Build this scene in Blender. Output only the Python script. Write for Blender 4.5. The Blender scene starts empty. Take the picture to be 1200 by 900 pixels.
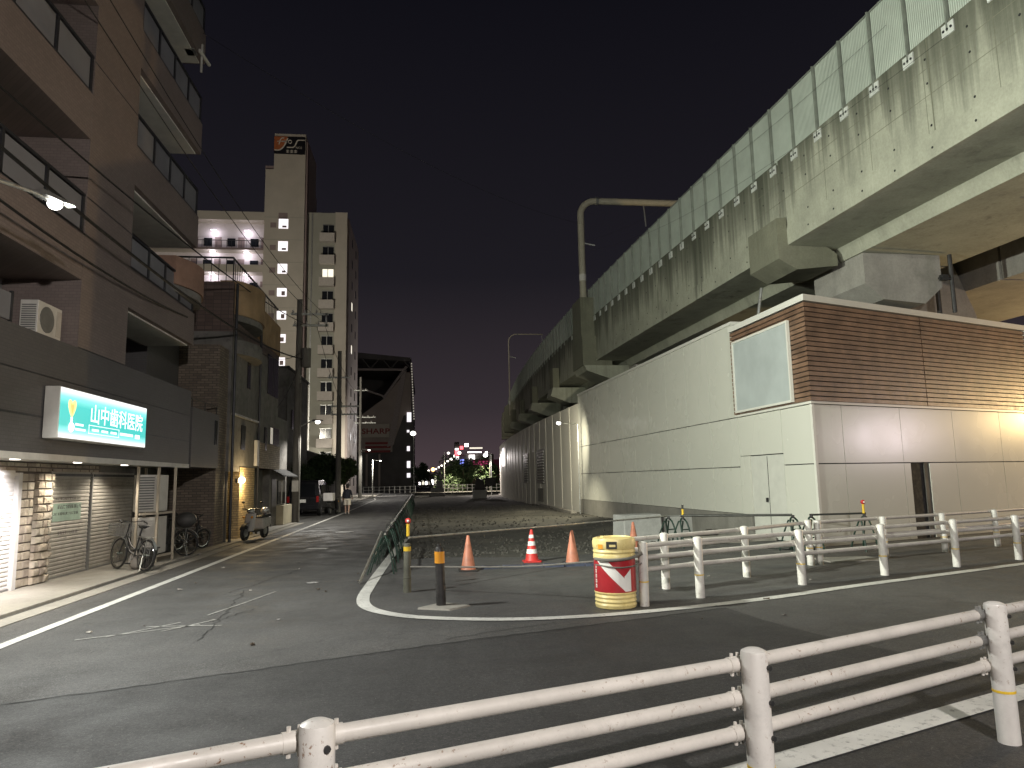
import bpy, math, random
from mathutils import Vector, Matrix
from mathutils.geometry import tessellate_polygon

R = math.radians
rnd = random.Random(7)
scene = bpy.context.scene
col = scene.collection

# ------------------------------------------------------------------ camera, sky, light, exposure
cam_data = bpy.data.cameras.new('camera')
cam_data.sensor_width = 36.0
cam_data.lens = 24.96
cam_data.clip_start = 0.05
cam_data.clip_end = 3000
cam = bpy.data.objects.new('camera', cam_data)
col.objects.link(cam)
cam.matrix_world = Matrix(((0.99266, 0.00318, -0.12094, 0.0),
                           (-0.11941, -0.13478, -0.98365, 0.0),
                           (-0.01942, 0.99087, -0.13341, 1.75),
                           (0, 0, 0, 1)))
scene.camera = cam

world = bpy.data.worlds.new('World')
scene.world = world
world.use_nodes = True
wn, wl = world.node_tree.nodes, world.node_tree.links
wn.clear()
w_out = wn.new('ShaderNodeOutputWorld')
w_bg = wn.new('ShaderNodeBackground')
w_tc = wn.new('ShaderNodeTexCoord')
w_sep = wn.new('ShaderNodeSeparateXYZ')
w_ramp = wn.new('ShaderNodeValToRGB')
wl.new(w_tc.outputs['Generated'], w_sep.inputs[0])
wl.new(w_sep.outputs['Z'], w_ramp.inputs[0])
cr = w_ramp.color_ramp
cr.elements[0].position = 0.0
cr.elements[0].color = (0.075, 0.052, 0.058, 1)
cr.elements[1].position = 0.6
cr.elements[1].color = (0.0050, 0.0048, 0.0076, 1)
e = cr.elements.new(0.10); e.color = (0.036, 0.028, 0.033, 1)
e = cr.elements.new(0.28); e.color = (0.0125, 0.0112, 0.0150, 1)
wl.new(w_ramp.outputs[0], w_bg.inputs[0])
w_bg.inputs[1].default_value = 1.0
wl.new(w_bg.outputs[0], w_out.inputs[0])

scene.view_settings.view_transform = 'Standard'
scene.view_settings.look = 'None'
scene.view_settings.exposure = 0.0
scene.view_settings.gamma = 1.0
scene.view_settings.use_curve_mapping = False
scene.render.engine = 'CYCLES'
scene.cycles.use_denoising = True
scene.cycles.max_bounces = 5
scene.cycles.diffuse_bounces = 3
scene.cycles.glossy_bounces = 3
scene.cycles.transmission_bounces = 4
scene.cycles.transparent_max_bounces = 8
scene.cycles.sample_clamp_indirect = 2.0
scene.cycles.use_light_tree = True
scene.cycles.caustics_reflective = False
scene.cycles.caustics_refractive = False

# ------------------------------------------------------------------ materials
MATS = {}

def new_mat(name):
    m = bpy.data.materials.new(name)
    m.use_nodes = True
    nt = m.node_tree
    return m, nt, nt.nodes['Principled BSDF']

def N(nt, kind, **kw):
    n = nt.nodes.new(kind)
    for k, v in kw.items():
        setattr(n, k, v)
    return n

def ramp(nt, fac, stops):
    r = N(nt, 'ShaderNodeValToRGB')
    els = r.color_ramp.elements
    while len(els) < len(stops):
        els.new(0.5)
    for el, (p, c) in zip(els, stops):
        el.position = p
        el.color = (*c, 1) if len(c) == 3 else c
    nt.links.new(fac, r.inputs[0])
    return r.outputs[0]

def noise(nt, scale, detail=3.0, vec=None, rough=0.55):
    n = N(nt, 'ShaderNodeTexNoise')
    n.inputs['Scale'].default_value = scale
    n.inputs['Detail'].default_value = detail
    n.inputs['Roughness'].default_value = rough
    if vec is not None:
        nt.links.new(vec, n.inputs['Vector'])
    return n.outputs['Fac']

def objvec(nt, scale=(1, 1, 1)):
    t = N(nt, 'ShaderNodeTexCoord')
    mp = N(nt, 'ShaderNodeMapping')
    mp.inputs['Scale'].default_value = scale
    nt.links.new(t.outputs['Object'], mp.inputs['Vector'])
    return mp.outputs[0]

def mixc(nt, fac, a, b, mode='MIX'):
    m = N(nt, 'ShaderNodeMix', data_type='RGBA', blend_type=mode)
    if isinstance(fac, (int, float)):
        m.inputs[0].default_value = fac
    else:
        nt.links.new(fac, m.inputs[0])
    for i, v in ((6, a), (7, b)):
        if isinstance(v, tuple):
            m.inputs[i].default_value = (*v, 1)
        else:
            nt.links.new(v, m.inputs[i])
    return m.outputs[2]

def bump(nt, bsdf, h, strength=0.3, dist=0.02):
    b = N(nt, 'ShaderNodeBump')
    b.inputs['Strength'].default_value = strength
    b.inputs['Distance'].default_value = dist
    nt.links.new(h, b.inputs['Height'])
    nt.links.new(b.outputs[0], bsdf.inputs['Normal'])

def mat(name, c, rough=0.6, var=0.18, scale=4.0, bmp=0.0, bscale=60.0, metal=0.0, spec=0.5, dirt=None):
    if name in MATS:
        return MATS[name]
    m, nt, b = new_mat(name)
    v = objvec(nt)
    lo = tuple(x * (1 - var) for x in c)
    hi = tuple(min(1, x * (1 + var)) for x in c)
    cc = ramp(nt, noise(nt, scale, 5, v), [(0.3, lo), (0.7, hi)])
    if dirt:
        d = ramp(nt, noise(nt, scale * 2.7, 6, v, 0.7), [(0.52, (0, 0, 0)), (0.72, (1, 1, 1))])
        cc = mixc(nt, d, cc, dirt)
    nt.links.new(cc, b.inputs['Base Color'])
    rr = ramp(nt, noise(nt, scale * 3, 4, v), [(0.3, (rough * 0.8,) * 3), (0.7, (min(1, rough * 1.2),) * 3)])
    nt.links.new(rr, b.inputs['Roughness'])
    b.inputs['Metallic'].default_value = metal
    b.inputs['Specular IOR Level'].default_value = spec
    if bmp:
        bump(nt, b, noise(nt, bscale, 4, v), bmp)
    MATS[name] = m
    return m

def emit(name, c, s):
    if name in MATS:
        return MATS[name]
    m, nt, b = new_mat(name)
    b.inputs['Base Color'].default_value = (*[min(0.8, x) for x in c], 1)
    b.inputs['Emission Color'].default_value = (*c, 1)
    b.inputs['Emission Strength'].default_value = s
    m.cycles.emission_sampling = 'NONE'
    MATS[name] = m
    return m

def wallvec(nt):
    """(x + y, z) of the object space: the in-plane vector of any upright axis-aligned wall"""
    t = N(nt, 'ShaderNodeTexCoord')
    s = N(nt, 'ShaderNodeSeparateXYZ')
    nt.links.new(t.outputs['Object'], s.inputs[0])
    a = N(nt, 'ShaderNodeMath', operation='ADD')
    nt.links.new(s.outputs[0], a.inputs[0]); nt.links.new(s.outputs[1], a.inputs[1])
    cmb = N(nt, 'ShaderNodeCombineXYZ')
    nt.links.new(a.outputs[0], cmb.inputs[0]); nt.links.new(s.outputs[2], cmb.inputs[1])
    return cmb.outputs[0]

def tile_mat(name, c, mortar, w=0.2, h=0.07, gap=0.006, rough=0.5, var=0.25, bstr=0.4, offset=0.5):
    if name in MATS:
        return MATS[name]
    m, nt, b = new_mat(name)
    v = wallvec(nt)
    br = N(nt, 'ShaderNodeTexBrick')
    br.offset = offset
    br.inputs['Color1'].default_value = (*[x * (1 - var) for x in c], 1)
    br.inputs['Color2'].default_value = (*[min(1, x * (1 + var)) for x in c], 1)
    br.inputs['Mortar'].default_value = (*mortar, 1)
    br.inputs['Scale'].default_value = 1.0
    br.inputs['Mortar Size'].default_value = gap
    br.inputs['Brick Width'].default_value = w
    br.inputs['Row Height'].default_value = h
    nt.links.new(v, br.inputs['Vector'])
    d = ramp(nt, noise(nt, 0.6, 6, objvec(nt), 0.65), [(0.3, (0.86,) * 3), (0.7, (1.05,) * 3)])
    nt.links.new(mixc(nt, 1.0, br.outputs['Color'], d, 'MULTIPLY'), b.inputs['Base Color'])
    b.inputs['Roughness'].default_value = rough
    inv = N(nt, 'ShaderNodeMath', operation='SUBTRACT')
    inv.inputs[0].default_value = 1.0
    nt.links.new(br.outputs['Fac'], inv.inputs[1])
    bump(nt, b, inv.outputs[0], bstr, 0.01)
    MATS[name] = m
    return m

def concrete_mat(name, c, streak=0.6, dark=(0.05, 0.05, 0.04), zscale=0.12, rough=0.85, run=None):
    """weathered concrete: mottling, soot and water streaks running down, small pits"""
    if name in MATS:
        return MATS[name]
    m, nt, b = new_mat(name)
    v = objvec(nt)
    base = ramp(nt, noise(nt, 1.1, 8, v, 0.65), [(0.25, tuple(x * 0.72 for x in c)), (0.75, tuple(x * 1.12 for x in c))])
    fine = ramp(nt, noise(nt, 16, 5, v, 0.7), [(0.3, (0.86,) * 3), (0.7, (1.08,) * 3)])
    base = mixc(nt, 1.0, base, fine, 'MULTIPLY')
    sv = objvec(nt, (1.9, 1.9, zscale))
    s1 = ramp(nt, noise(nt, 1.0, 7, sv, 0.68), [(0.50, (0, 0, 0)), (0.72, (1, 1, 1))])
    pv = ramp(nt, noise(nt, 0.35, 3, v), [(0.38, (0.1,) * 3), (0.62, (1,) * 3)])
    fac = mixc(nt, 1.0, s1, pv, 'MULTIPLY')
    mul = N(nt, 'ShaderNodeMath', operation='MULTIPLY')
    nt.links.new(fac, mul.inputs[0]); mul.inputs[1].default_value = streak
    cc = mixc(nt, mul.outputs[0], base, dark)
    if run:
        sp = N(nt, 'ShaderNodeSeparateXYZ')
        nt.links.new(v, sp.inputs[0])
        mr = N(nt, 'ShaderNodeMapRange')
        mr.inputs[1].default_value, mr.inputs[2].default_value = run
        mr.inputs[3].default_value, mr.inputs[4].default_value = -0.22, 0.24
        nt.links.new(sp.outputs['Z'], mr.inputs[0])
        r1 = noise(nt, 1.0, 6, objvec(nt, (2.6, 2.6, 0.05)), 0.62)
        ad0 = N(nt, 'ShaderNodeMath', operation='ADD')
        nt.links.new(r1, ad0.inputs[0]); nt.links.new(mr.outputs[0], ad0.inputs[1])
        lw = N(nt, 'ShaderNodeMapRange'); lw.inputs[1].default_value, lw.inputs[2].default_value = 0.3, 0.7
        lw.inputs[3].default_value, lw.inputs[4].default_value = -0.16, 0.10
        nt.links.new(noise(nt, 1.0, 3, objvec(nt, (0.35, 0.35, 0.1))), lw.inputs[0])
        ad = N(nt, 'ShaderNodeMath', operation='ADD')
        nt.links.new(ad0.outputs[0], ad.inputs[0]); nt.links.new(lw.outputs[0], ad.inputs[1])
        f2 = ramp(nt, ad.outputs[0], [(0.41, (0, 0, 0)), (0.56, (0.6,) * 3), (0.76, (0.93,) * 3)])
        cc = mixc(nt, f2, cc, (0.062, 0.066, 0.046))
        r2 = ramp(nt, noise(nt, 1.0, 5, objvec(nt, (5.5, 5.5, 0.04)), 0.6), [(0.56, (0, 0, 0)), (0.74, (0.22,) * 3)])
        cc = mixc(nt, r2, cc, (0.52, 0.53, 0.42))
    nt.links.new(cc, b.inputs['Base Color'])
    b.inputs['Roughness'].default_value = rough
    bump(nt, b, noise(nt, 35, 6, v, 0.7), 0.25, 0.01)
    MATS[name] = m
    return m

def asphalt_mat(name, c, contrast=1.0, patch=(0.5, 0.9)):
    m, nt, b = new_mat(name)
    v = objvec(nt)
    big = ramp(nt, noise(nt, 0.45, 7, v, 0.6), [(0.3, tuple(x * 0.72 for x in c)), (0.7, tuple(x * 1.25 for x in c))])
    grit = ramp(nt, noise(nt, 70, 3, v, 0.8), [(0.32, (0.45,) * 3), (0.55, (1.0,) * 3), (0.76, (1.0 + 1.4 * contrast,) * 3)])
    cc = mixc(nt, 1.0, big, grit, 'MULTIPLY')
    mid = ramp(nt, noise(nt, 26, 5, v, 0.8), [(0.3, (0.55,) * 3), (0.5, (1.0,) * 3), (0.72, (1.7,) * 3)])
    cc = mixc(nt, 1.0, cc, mid, 'MULTIPLY')
    sv = objvec(nt, (2.2, 0.10, 1))
    wheel = ramp(nt, noise(nt, 1.0, 4, sv), [(0.4, (0.95,) * 3), (0.62, (1.03,) * 3)])
    cc = mixc(nt, 1.0, cc, wheel, 'MULTIPLY')
    vo = N(nt, 'ShaderNodeTexVoronoi', feature='DISTANCE_TO_EDGE')
    vo.inputs['Scale'].default_value = 0.33
    wob = N(nt, 'ShaderNodeVectorMath', operation='ADD')
    nz = N(nt, 'ShaderNodeTexNoise'); nz.inputs['Scale'].default_value = 1.6; nz.inputs['Detail'].default_value = 6
    nt.links.new(v, nz.inputs['Vector'])
    nt.links.new(v, wob.inputs[0]); nt.links.new(nz.outputs['Color'], wob.inputs[1])
    nt.links.new(wob.outputs[0], vo.inputs['Vector'])
    crk = ramp(nt, vo.outputs['Distance'], [(0.0, (0.35,) * 3), (0.006, (1,) * 3)])
    cc = mixc(nt, 0.5 * contrast, cc, mixc(nt, 1.0, cc, crk, 'MULTIPLY'))
    speck = ramp(nt, noise(nt, 48, 2, v, 0.6), [(0.66, (0, 0, 0)), (0.72, (0.8 * contrast,) * 3)])
    cc = mixc(nt, speck, cc, (0.26, 0.25, 0.23))
    nt.links.new(cc, b.inputs['Base Color'])
    rr = ramp(nt, noise(nt, 1.5, 6, v), [(0.3, (patch[0],) * 3), (0.7, (patch[1],) * 3)])
    nt.links.new(rr, b.inputs['Roughness'])
    bump(nt, b, noise(nt, 110, 3, v, 0.8), 0.55, 0.008)
    MATS[name] = m
    return m

def paint_mat(name, c, wear=0.5, under=(0.05, 0.05, 0.05)):
    m, nt, b = new_mat(name)
    v = objvec(nt)
    f = ramp(nt, noise(nt, 14, 8, v, 0.75), [(0.54, (0, 0, 0)), (0.68, (wear,) * 3)])
    base = ramp(nt, noise(nt, 2.0, 6, v), [(0.3, tuple(x * 0.72 for x in c)), (0.7, c)])
    nt.links.new(mixc(nt, f, base, under), b.inputs['Base Color'])
    b.inputs['Roughness'].default_value = 0.6
    bump(nt, b, noise(nt, 110, 3, v, 0.8), 0.4, 0.006)
    MATS[name] = m
    return m

def enamel_mat(name, c, rust=(0.22, 0.12, 0.06), amount=0.5, rough=0.35):
    """old white enamel on steel pipe: chips, rust spots and grime"""
    m, nt, b = new_mat(name)
    v = objvec(nt)
    base = ramp(nt, noise(nt, 3.5, 7, v, 0.65), [(0.3, tuple(x * 0.74 for x in c)), (0.68, c)])
    chips = ramp(nt, noise(nt, 30, 6, v, 0.72), [(0.60, (0, 0, 0)), (0.63, (amount,) * 3)])
    pv = ramp(nt, noise(nt, 2.2, 4, v), [(0.42, (0, 0, 0)), (0.6, (1, 1, 1))])
    chips = mixc(nt, 1.0, chips, pv, 'MULTIPLY')
    grime = ramp(nt, noise(nt, 7, 7, v, 0.72), [(0.42, (0, 0, 0)), (0.78, (0.75,) * 3)])
    cc = mixc(nt, grime, base, tuple(x * 0.5 for x in c))
    cc = mixc(nt, chips, cc, rust)
    nt.links.new(cc, b.inputs['Base Color'])
    rr = ramp(nt, noise(nt, 12, 4, v), [(0.3, (rough * 0.8,) * 3), (0.7, (rough * 1.6,) * 3)])
    nt.links.new(rr, b.inputs['Roughness'])
    bump(nt, b, noise(nt, 40, 5, v, 0.7), 0.12, 0.004)
    MATS[name] = m
    return m

def panel_mat(name, c, rough=0.3):
    """coated sheet-steel cladding: nearly smooth, faint oil-canning, thin run-off dirt"""
    m, nt, b = new_mat(name)
    v = objvec(nt)
    base = ramp(nt, noise(nt, 0.5, 4, v, 0.5), [(0.0, tuple(x * 0.9 for x in c)), (1.0, c)])
    nt.links.new(base, b.inputs['Base Color'])
    rr = ramp(nt, noise(nt, 0.8, 2, v), [(0.0, (rough * 0.85,) * 3), (1.0, (rough * 1.15,) * 3)])
    nt.links.new(rr, b.inputs['Roughness'])
    b.inputs['Specular IOR Level'].default_value = 0.5
    bump(nt, b, noise(nt, 0.55, 1, v), 0.05, 0.03)
    MATS[name] = m
    return m

def corrugated_mat(name, c, trans=0.15):
    m, nt, b = new_mat(name)
    v = objvec(nt)
    base = ramp(nt, noise(nt, 0.9, 6, v, 0.65), [(0.3, tuple(x * 0.75 for x in c)), (0.7, c)])
    wv = N(nt, 'ShaderNodeTexWave', wave_type='BANDS', bands_direction='Y')
    wv.inputs['Scale'].default_value = 5.5
    nt.links.new(v, wv.inputs['Vector'])
    nt.links.new(mixc(nt, 0.28, base, mixc(nt, 1.0, base, wv.outputs['Color'], 'MULTIPLY')), b.inputs['Base Color'])
    b.inputs['Roughness'].default_value = 0.45
    bump(nt, b, wv.outputs['Fac'], 0.6, 0.03)
    MATS[name] = m
    return m

def soil_mat(name):
    m, nt, b = new_mat(name)
    v = objvec(nt)
    c1 = ramp(nt, noise(nt, 0.5, 8, v, 0.68), [(0.28, (0.034, 0.033, 0.027)), (0.5, (0.068, 0.064, 0.052)), (0.74, (0.13, 0.12, 0.092))])
    g = ramp(nt, noise(nt, 42, 5, v, 0.8), [(0.3, (0.5,) * 3), (0.6, (1.1,) * 3), (0.75, (2.0,) * 3)])
    nt.links.new(mixc(nt, 1.0, c1, g, 'MULTIPLY'), b.inputs['Base Color'])
    b.inputs['Roughness'].default_value = 0.95
    bump(nt, b, noise(nt, 24, 8, v, 0.75), 0.55, 0.04)
    MATS[name] = m
    return m

def leaf_mat(name, c):
    m, nt, b = new_mat(name)
    oi = N(nt, 'ShaderNodeTexNoise'); oi.inputs['Scale'].default_value = 3.0
    nt.links.new(objvec(nt), oi.inputs['Vector'])
    nt.links.new(ramp(nt, oi.outputs['Fac'], [(0.3, tuple(x * 0.6 for x in c)), (0.7, tuple(x * 1.35 for x in c))]), b.inputs['Base Color'])
    b.inputs['Roughness'].default_value = 0.6
    b.inputs['Transmission Weight'].default_value = 0.0
    MATS[name] = m
    return m

asphalt_mat('asphalt_old', (0.090, 0.088, 0.084), 1.0)
asphalt_mat('asphalt_new', (0.047, 0.046, 0.045), 0.5, (0.55, 0.85))
soil_mat('soil')
mat('far_ground', (0.05, 0.047, 0.042), 0.95, 0.3, 0.1)
paint_mat('road_paint', (0.72, 0.71, 0.66), 0.75)
paint_mat('road_paint_worn', (0.42, 0.41, 0.38), 1.0)
concrete_mat('pavement_concrete', (0.34, 0.32, 0.28), 0.25)
concrete_mat('viaduct_concrete', (0.40, 0.405, 0.32), 0.5, (0.06, 0.063, 0.048), 0.16, 0.85, (8.4, 11.0))
concrete_mat('dark_concrete', (0.20, 0.20, 0.145), 0.7, (0.04, 0.042, 0.03), 0.12)
concrete_mat('soffit_concrete', (0.34, 0.325, 0.29), 0.35, (0.10, 0.09, 0.08), 0.6)
concrete_mat('block_concrete', (0.40, 0.40, 0.38), 0.3)
concrete_mat('plinth_concrete', (0.26, 0.25, 0.22), 0.4)
concrete_mat('pole_concrete', (0.20, 0.19, 0.17), 0.3)
enamel_mat('white_enamel', (0.78, 0.75, 0.70), amount=0.8)
enamel_mat('rail_enamel', (0.74, 0.70, 0.64), amount=1.0)
panel_mat('panel_white', (0.66, 0.66, 0.58), 0.27)
panel_mat('panel_trim', (0.72, 0.71, 0.64), 0.35)
panel_mat('sheet_pale', (0.66, 0.64, 0.56), 0.5)
corrugated_mat('barrier_green', (0.62, 0.69, 0.60))
mat('barrier_post', (0.24, 0.26, 0.225), 0.5, metal=0.2)
mat('bracket_plate', (0.6, 0.62, 0.58), 0.4)
mat('void', (0.02, 0.02, 0.02), 0.9)
mat('steel_dark', (0.06, 0.06, 0.06), 0.45, metal=0.6)
mat('steel_grey', (0.30, 0.30, 0.29), 0.4, metal=0.6)
mat('galvanised', (0.45, 0.46, 0.44), 0.4, metal=0.7, dirt=(0.25, 0.2, 0.15))
mat('black_rubber', (0.018, 0.018, 0.018), 0.7)
mat('wire_black', (0.01, 0.01, 0.01), 0.6)
mat('wood_slat', (0.17, 0.100, 0.063), 0.42, 0.35, 2.5, bmp=0.15, bscale=30)
mat('wood_slat_pale', (0.195, 0.117, 0.074), 0.42, 0.35, 2.5, bmp=0.15, bscale=30)
mat('board_grey', (0.42, 0.46, 0.45), 0.5, 0.1, 1.2)
tile_mat('tile_brown', (0.205, 0.165, 0.150), (0.15, 0.12, 0.11), 0.12, 0.055, 0.004, 0.55, 0.07, 0.15)
tile_mat('tile_grey', (0.105, 0.100, 0.100), (0.082, 0.078, 0.078), 0.12, 0.055, 0.004, 0.5, 0.06, 0.12)
tile_mat('tile_dark', (0.15, 0.105, 0.09), (0.08, 0.06, 0.055), 0.235, 0.12, 0.008, 0.5, 0.2, 0.4, 0.0)
tile_mat('brick_yellow', (0.52, 0.40, 0.22), (0.26, 0.20, 0.12), 0.22, 0.075, 0.010, 0.7, 0.25)
tile_mat('brick_tan', (0.38, 0.31, 0.23), (0.2, 0.16, 0.12), 0.22, 0.075, 0.010, 0.7, 0.25)
tile_mat('brick_shade', (0.20, 0.16, 0.12), (0.10, 0.08, 0.07), 0.22, 0.075, 0.010, 0.7, 0.25)
mat('render_grey', (0.20, 0.19, 0.175), 0.85, 0.25, 1.4, bmp=0.2, dirt=(0.10, 0.095, 0.09))
mat('render_cream', (0.42, 0.38, 0.28), 0.8, 0.2, 1.4, bmp=0.2)
mat('parapet_ochre', (0.40, 0.27, 0.15), 0.7, 0.25, 1.5, bmp=0.2)
mat('terracotta', (0.30, 0.18, 0.13), 0.7, 0.2, 2)
mat('stone', (0.50, 0.43, 0.34), 0.85, 0.35, 3.0, bmp=0.9, bscale=22)
mat('stone_b', (0.40, 0.34, 0.28), 0.85, 0.35, 3.0, bmp=0.9, bscale=22)
mat('stone_c', (0.58, 0.52, 0.43), 0.85, 0.3, 3.0, bmp=0.9, bscale=22)
mat('stone_joint', (0.16, 0.13, 0.11), 0.9)
mat('shutter_steel', (0.47, 0.44, 0.39), 0.42, 0.12, 2, metal=0.15, dirt=(0.33, 0.30, 0.26))
mat('shutter_white', (0.74, 0.72, 0.70), 0.4, 0.08, 2)
mat('print_green', (0.34, 0.44, 0.36), 0.5)
mat('print_dark', (0.12, 0.11, 0.10), 0.5)
mat('soffit_white', (0.62, 0.60, 0.55), 0.6, 0.1)
mat('alu_dark', (0.045, 0.045, 0.05), 0.4, metal=0.4)
mat('frosted_panel', (0.20, 0.20, 0.215), 0.35, 0.12, 1.0)
mat('ac_white', (0.62, 0.60, 0.55), 0.45, 0.1)
mat('ac_vent', (0.16, 0.16, 0.15), 0.5)
mat('frame_beige', (0.48, 0.42, 0.33), 0.5, 0.15)
mat('cloth_pale', (0.5, 0.47, 0.42), 0.9)
mat('window_dark', (0.016, 0.018, 0.022), 0.12, 0.2)
mat('curtain', (0.42, 0.38, 0.31), 0.8)
mat('cone_orange', (0.44, 0.165, 0.10), 0.55, 0.25, 6, dirt=(0.35, 0.12, 0.07))
mat('cone_red', (0.55, 0.035, 0.03), 0.5, 0.2, 6)
mat('reflective_white', (0.82, 0.80, 0.76), 0.4, 0.1)
mat('barrel_yellow', (0.78, 0.64, 0.28), 0.42, 0.14, 5, dirt=(0.62, 0.47, 0.17))
mat('barrel_red', (0.42, 0.022, 0.03), 0.4, 0.12, 5)
mat('band_yellow', (0.75, 0.50, 0.04), 0.4, 0.15)
mat('band_orange', (0.75, 0.32, 0.03), 0.4, 0.15)
mat('bollard_green', (0.10, 0.10, 0.075), 0.6, 0.25)
mat('bollard_black', (0.025, 0.023, 0.022), 0.55, 0.4, 9)
mat('barricade_green', (0.008, 0.030, 0.019), 0.55, 0.4, 8)
mat('net_green', (0.014, 0.028, 0.019), 0.85, 0.4, 8)
mat('pipe_grey', (0.34, 0.33, 0.29), 0.4, metal=0.5, dirt=(0.15, 0.13, 0.10))
mat('pipe_dark', (0.05, 0.05, 0.045), 0.5, metal=0.4)
mat('rope', (0.18, 0.17, 0.15), 0.8)
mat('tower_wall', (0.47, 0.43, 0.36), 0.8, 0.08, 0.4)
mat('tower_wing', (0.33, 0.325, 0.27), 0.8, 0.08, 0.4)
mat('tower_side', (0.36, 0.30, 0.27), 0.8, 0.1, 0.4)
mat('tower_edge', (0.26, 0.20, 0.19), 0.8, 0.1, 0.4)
mat('corridor_wall', (0.62, 0.57, 0.56), 0.8, 0.05)
mat('balcony_pale', (0.50, 0.46, 0.41), 0.8, 0.08)
mat('sign_black', (0.012, 0.012, 0.014), 0.4)
mat('sign_orange', (0.42, 0.13, 0.045), 0.5)
mat('sign_white', (0.62, 0.58, 0.50), 0.5)
mat('stadium_dark', (0.10, 0.095, 0.09), 0.8, 0.25, 0.2)
mat('stadium_stand', (0.36, 0.31, 0.27), 0.85, 0.2, 0.15)
mat('stadium_pale', (0.34, 0.30, 0.28), 0.8)
mat('stadium_red', (0.24, 0.035, 0.035), 0.7)
mat('trunk_bark', (0.09, 0.07, 0.05), 0.9, 0.3, 8, bmp=0.5)
leaf_mat('leaf_dark', (0.045, 0.075, 0.03))
leaf_mat('leaf_mid', (0.09, 0.13, 0.05))
mat('car_black', (0.012, 0.012, 0.014), 0.18, 0.1)
mat('car_glass', (0.01, 0.011, 0.013), 0.06)
mat('chrome', (0.6, 0.6, 0.6), 0.15, metal=1.0)
mat('tail_red', (0.28, 0.012, 0.012), 0.25)
mat('plate_white', (0.62, 0.62, 0.58), 0.5)
mat('scooter_white', (0.48, 0.46, 0.43), 0.3, 0.1)
mat('scooter_red', (0.40, 0.04, 0.03), 0.3, 0.1)
mat('seat_black', (0.02, 0.02, 0.02), 0.5)
mat('helmet_silver', (0.5, 0.5, 0.52), 0.25, metal=0.6)
mat('bin_grey', (0.06, 0.058, 0.055), 0.6)
mat('bag_pale', (0.33, 0.30, 0.27), 0.8)
mat('skin', (0.50, 0.33, 0.25), 0.6, 0.06)
mat('jacket_navy', (0.014, 0.016, 0.026), 0.9)
mat('shorts_pale', (0.68, 0.62, 0.52), 0.9)
mat('hair_black', (0.012, 0.010, 0.010), 0.7)
mat('door_dark', (0.045, 0.042, 0.038), 0.4)
mat('door_white', (0.60, 0.60, 0.54), 0.4, 0.06)
mat('machine_dark', (0.025, 0.024, 0.022), 0.6, 0.3)
mat('machine_orange', (0.30, 0.13, 0.03), 0.5, 0.3)
mat('house_dark', (0.10, 0.095, 0.085), 0.85, 0.2, 0.6)
mat('magenta_lit_wall', (0.42, 0.06, 0.16), 0.7)  # magenta light on the distant front, put into the base colour
emit('lamp_led', (1.0, 0.96, 0.88), 9)
emit('lamp_warm', (1.0, 0.72, 0.36), 9)
emit('lamp_sodium', (1.0, 0.70, 0.25), 9)
emit('lamp_far', (1.0, 0.93, 0.82), 6)
emit('lamp_far_orange', (1.0, 0.42, 0.15), 7)
emit('lamp_green', (0.75, 1.0, 0.85), 9)
emit('downlight', (1.0, 0.93, 0.80), 7)
emit('lit_white', (1.0, 0.93, 0.98), 1.1)
emit('lit_cream', (1.0, 0.92, 0.74), 1.1)
emit('lit_dim', (1.0, 0.9, 0.75), 0.28)
emit('neon_red', (1.0, 0.12, 0.14), 3.2)
emit('neon_white', (1.0, 0.92, 0.90), 4.0)
emit('neon_blue', (0.25, 0.3, 1.0), 2.0)
emit('neon_pink', (0.9, 0.10, 0.30), 0.42)
emit('sign_text_white', (1.0, 1.0, 1.0), 1.3)
emit('sign_logo_yellow', (1.0, 0.86, 0.30), 1.25)
emit('sign_logo_orange', (1.0, 0.55, 0.18), 1.1)

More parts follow.
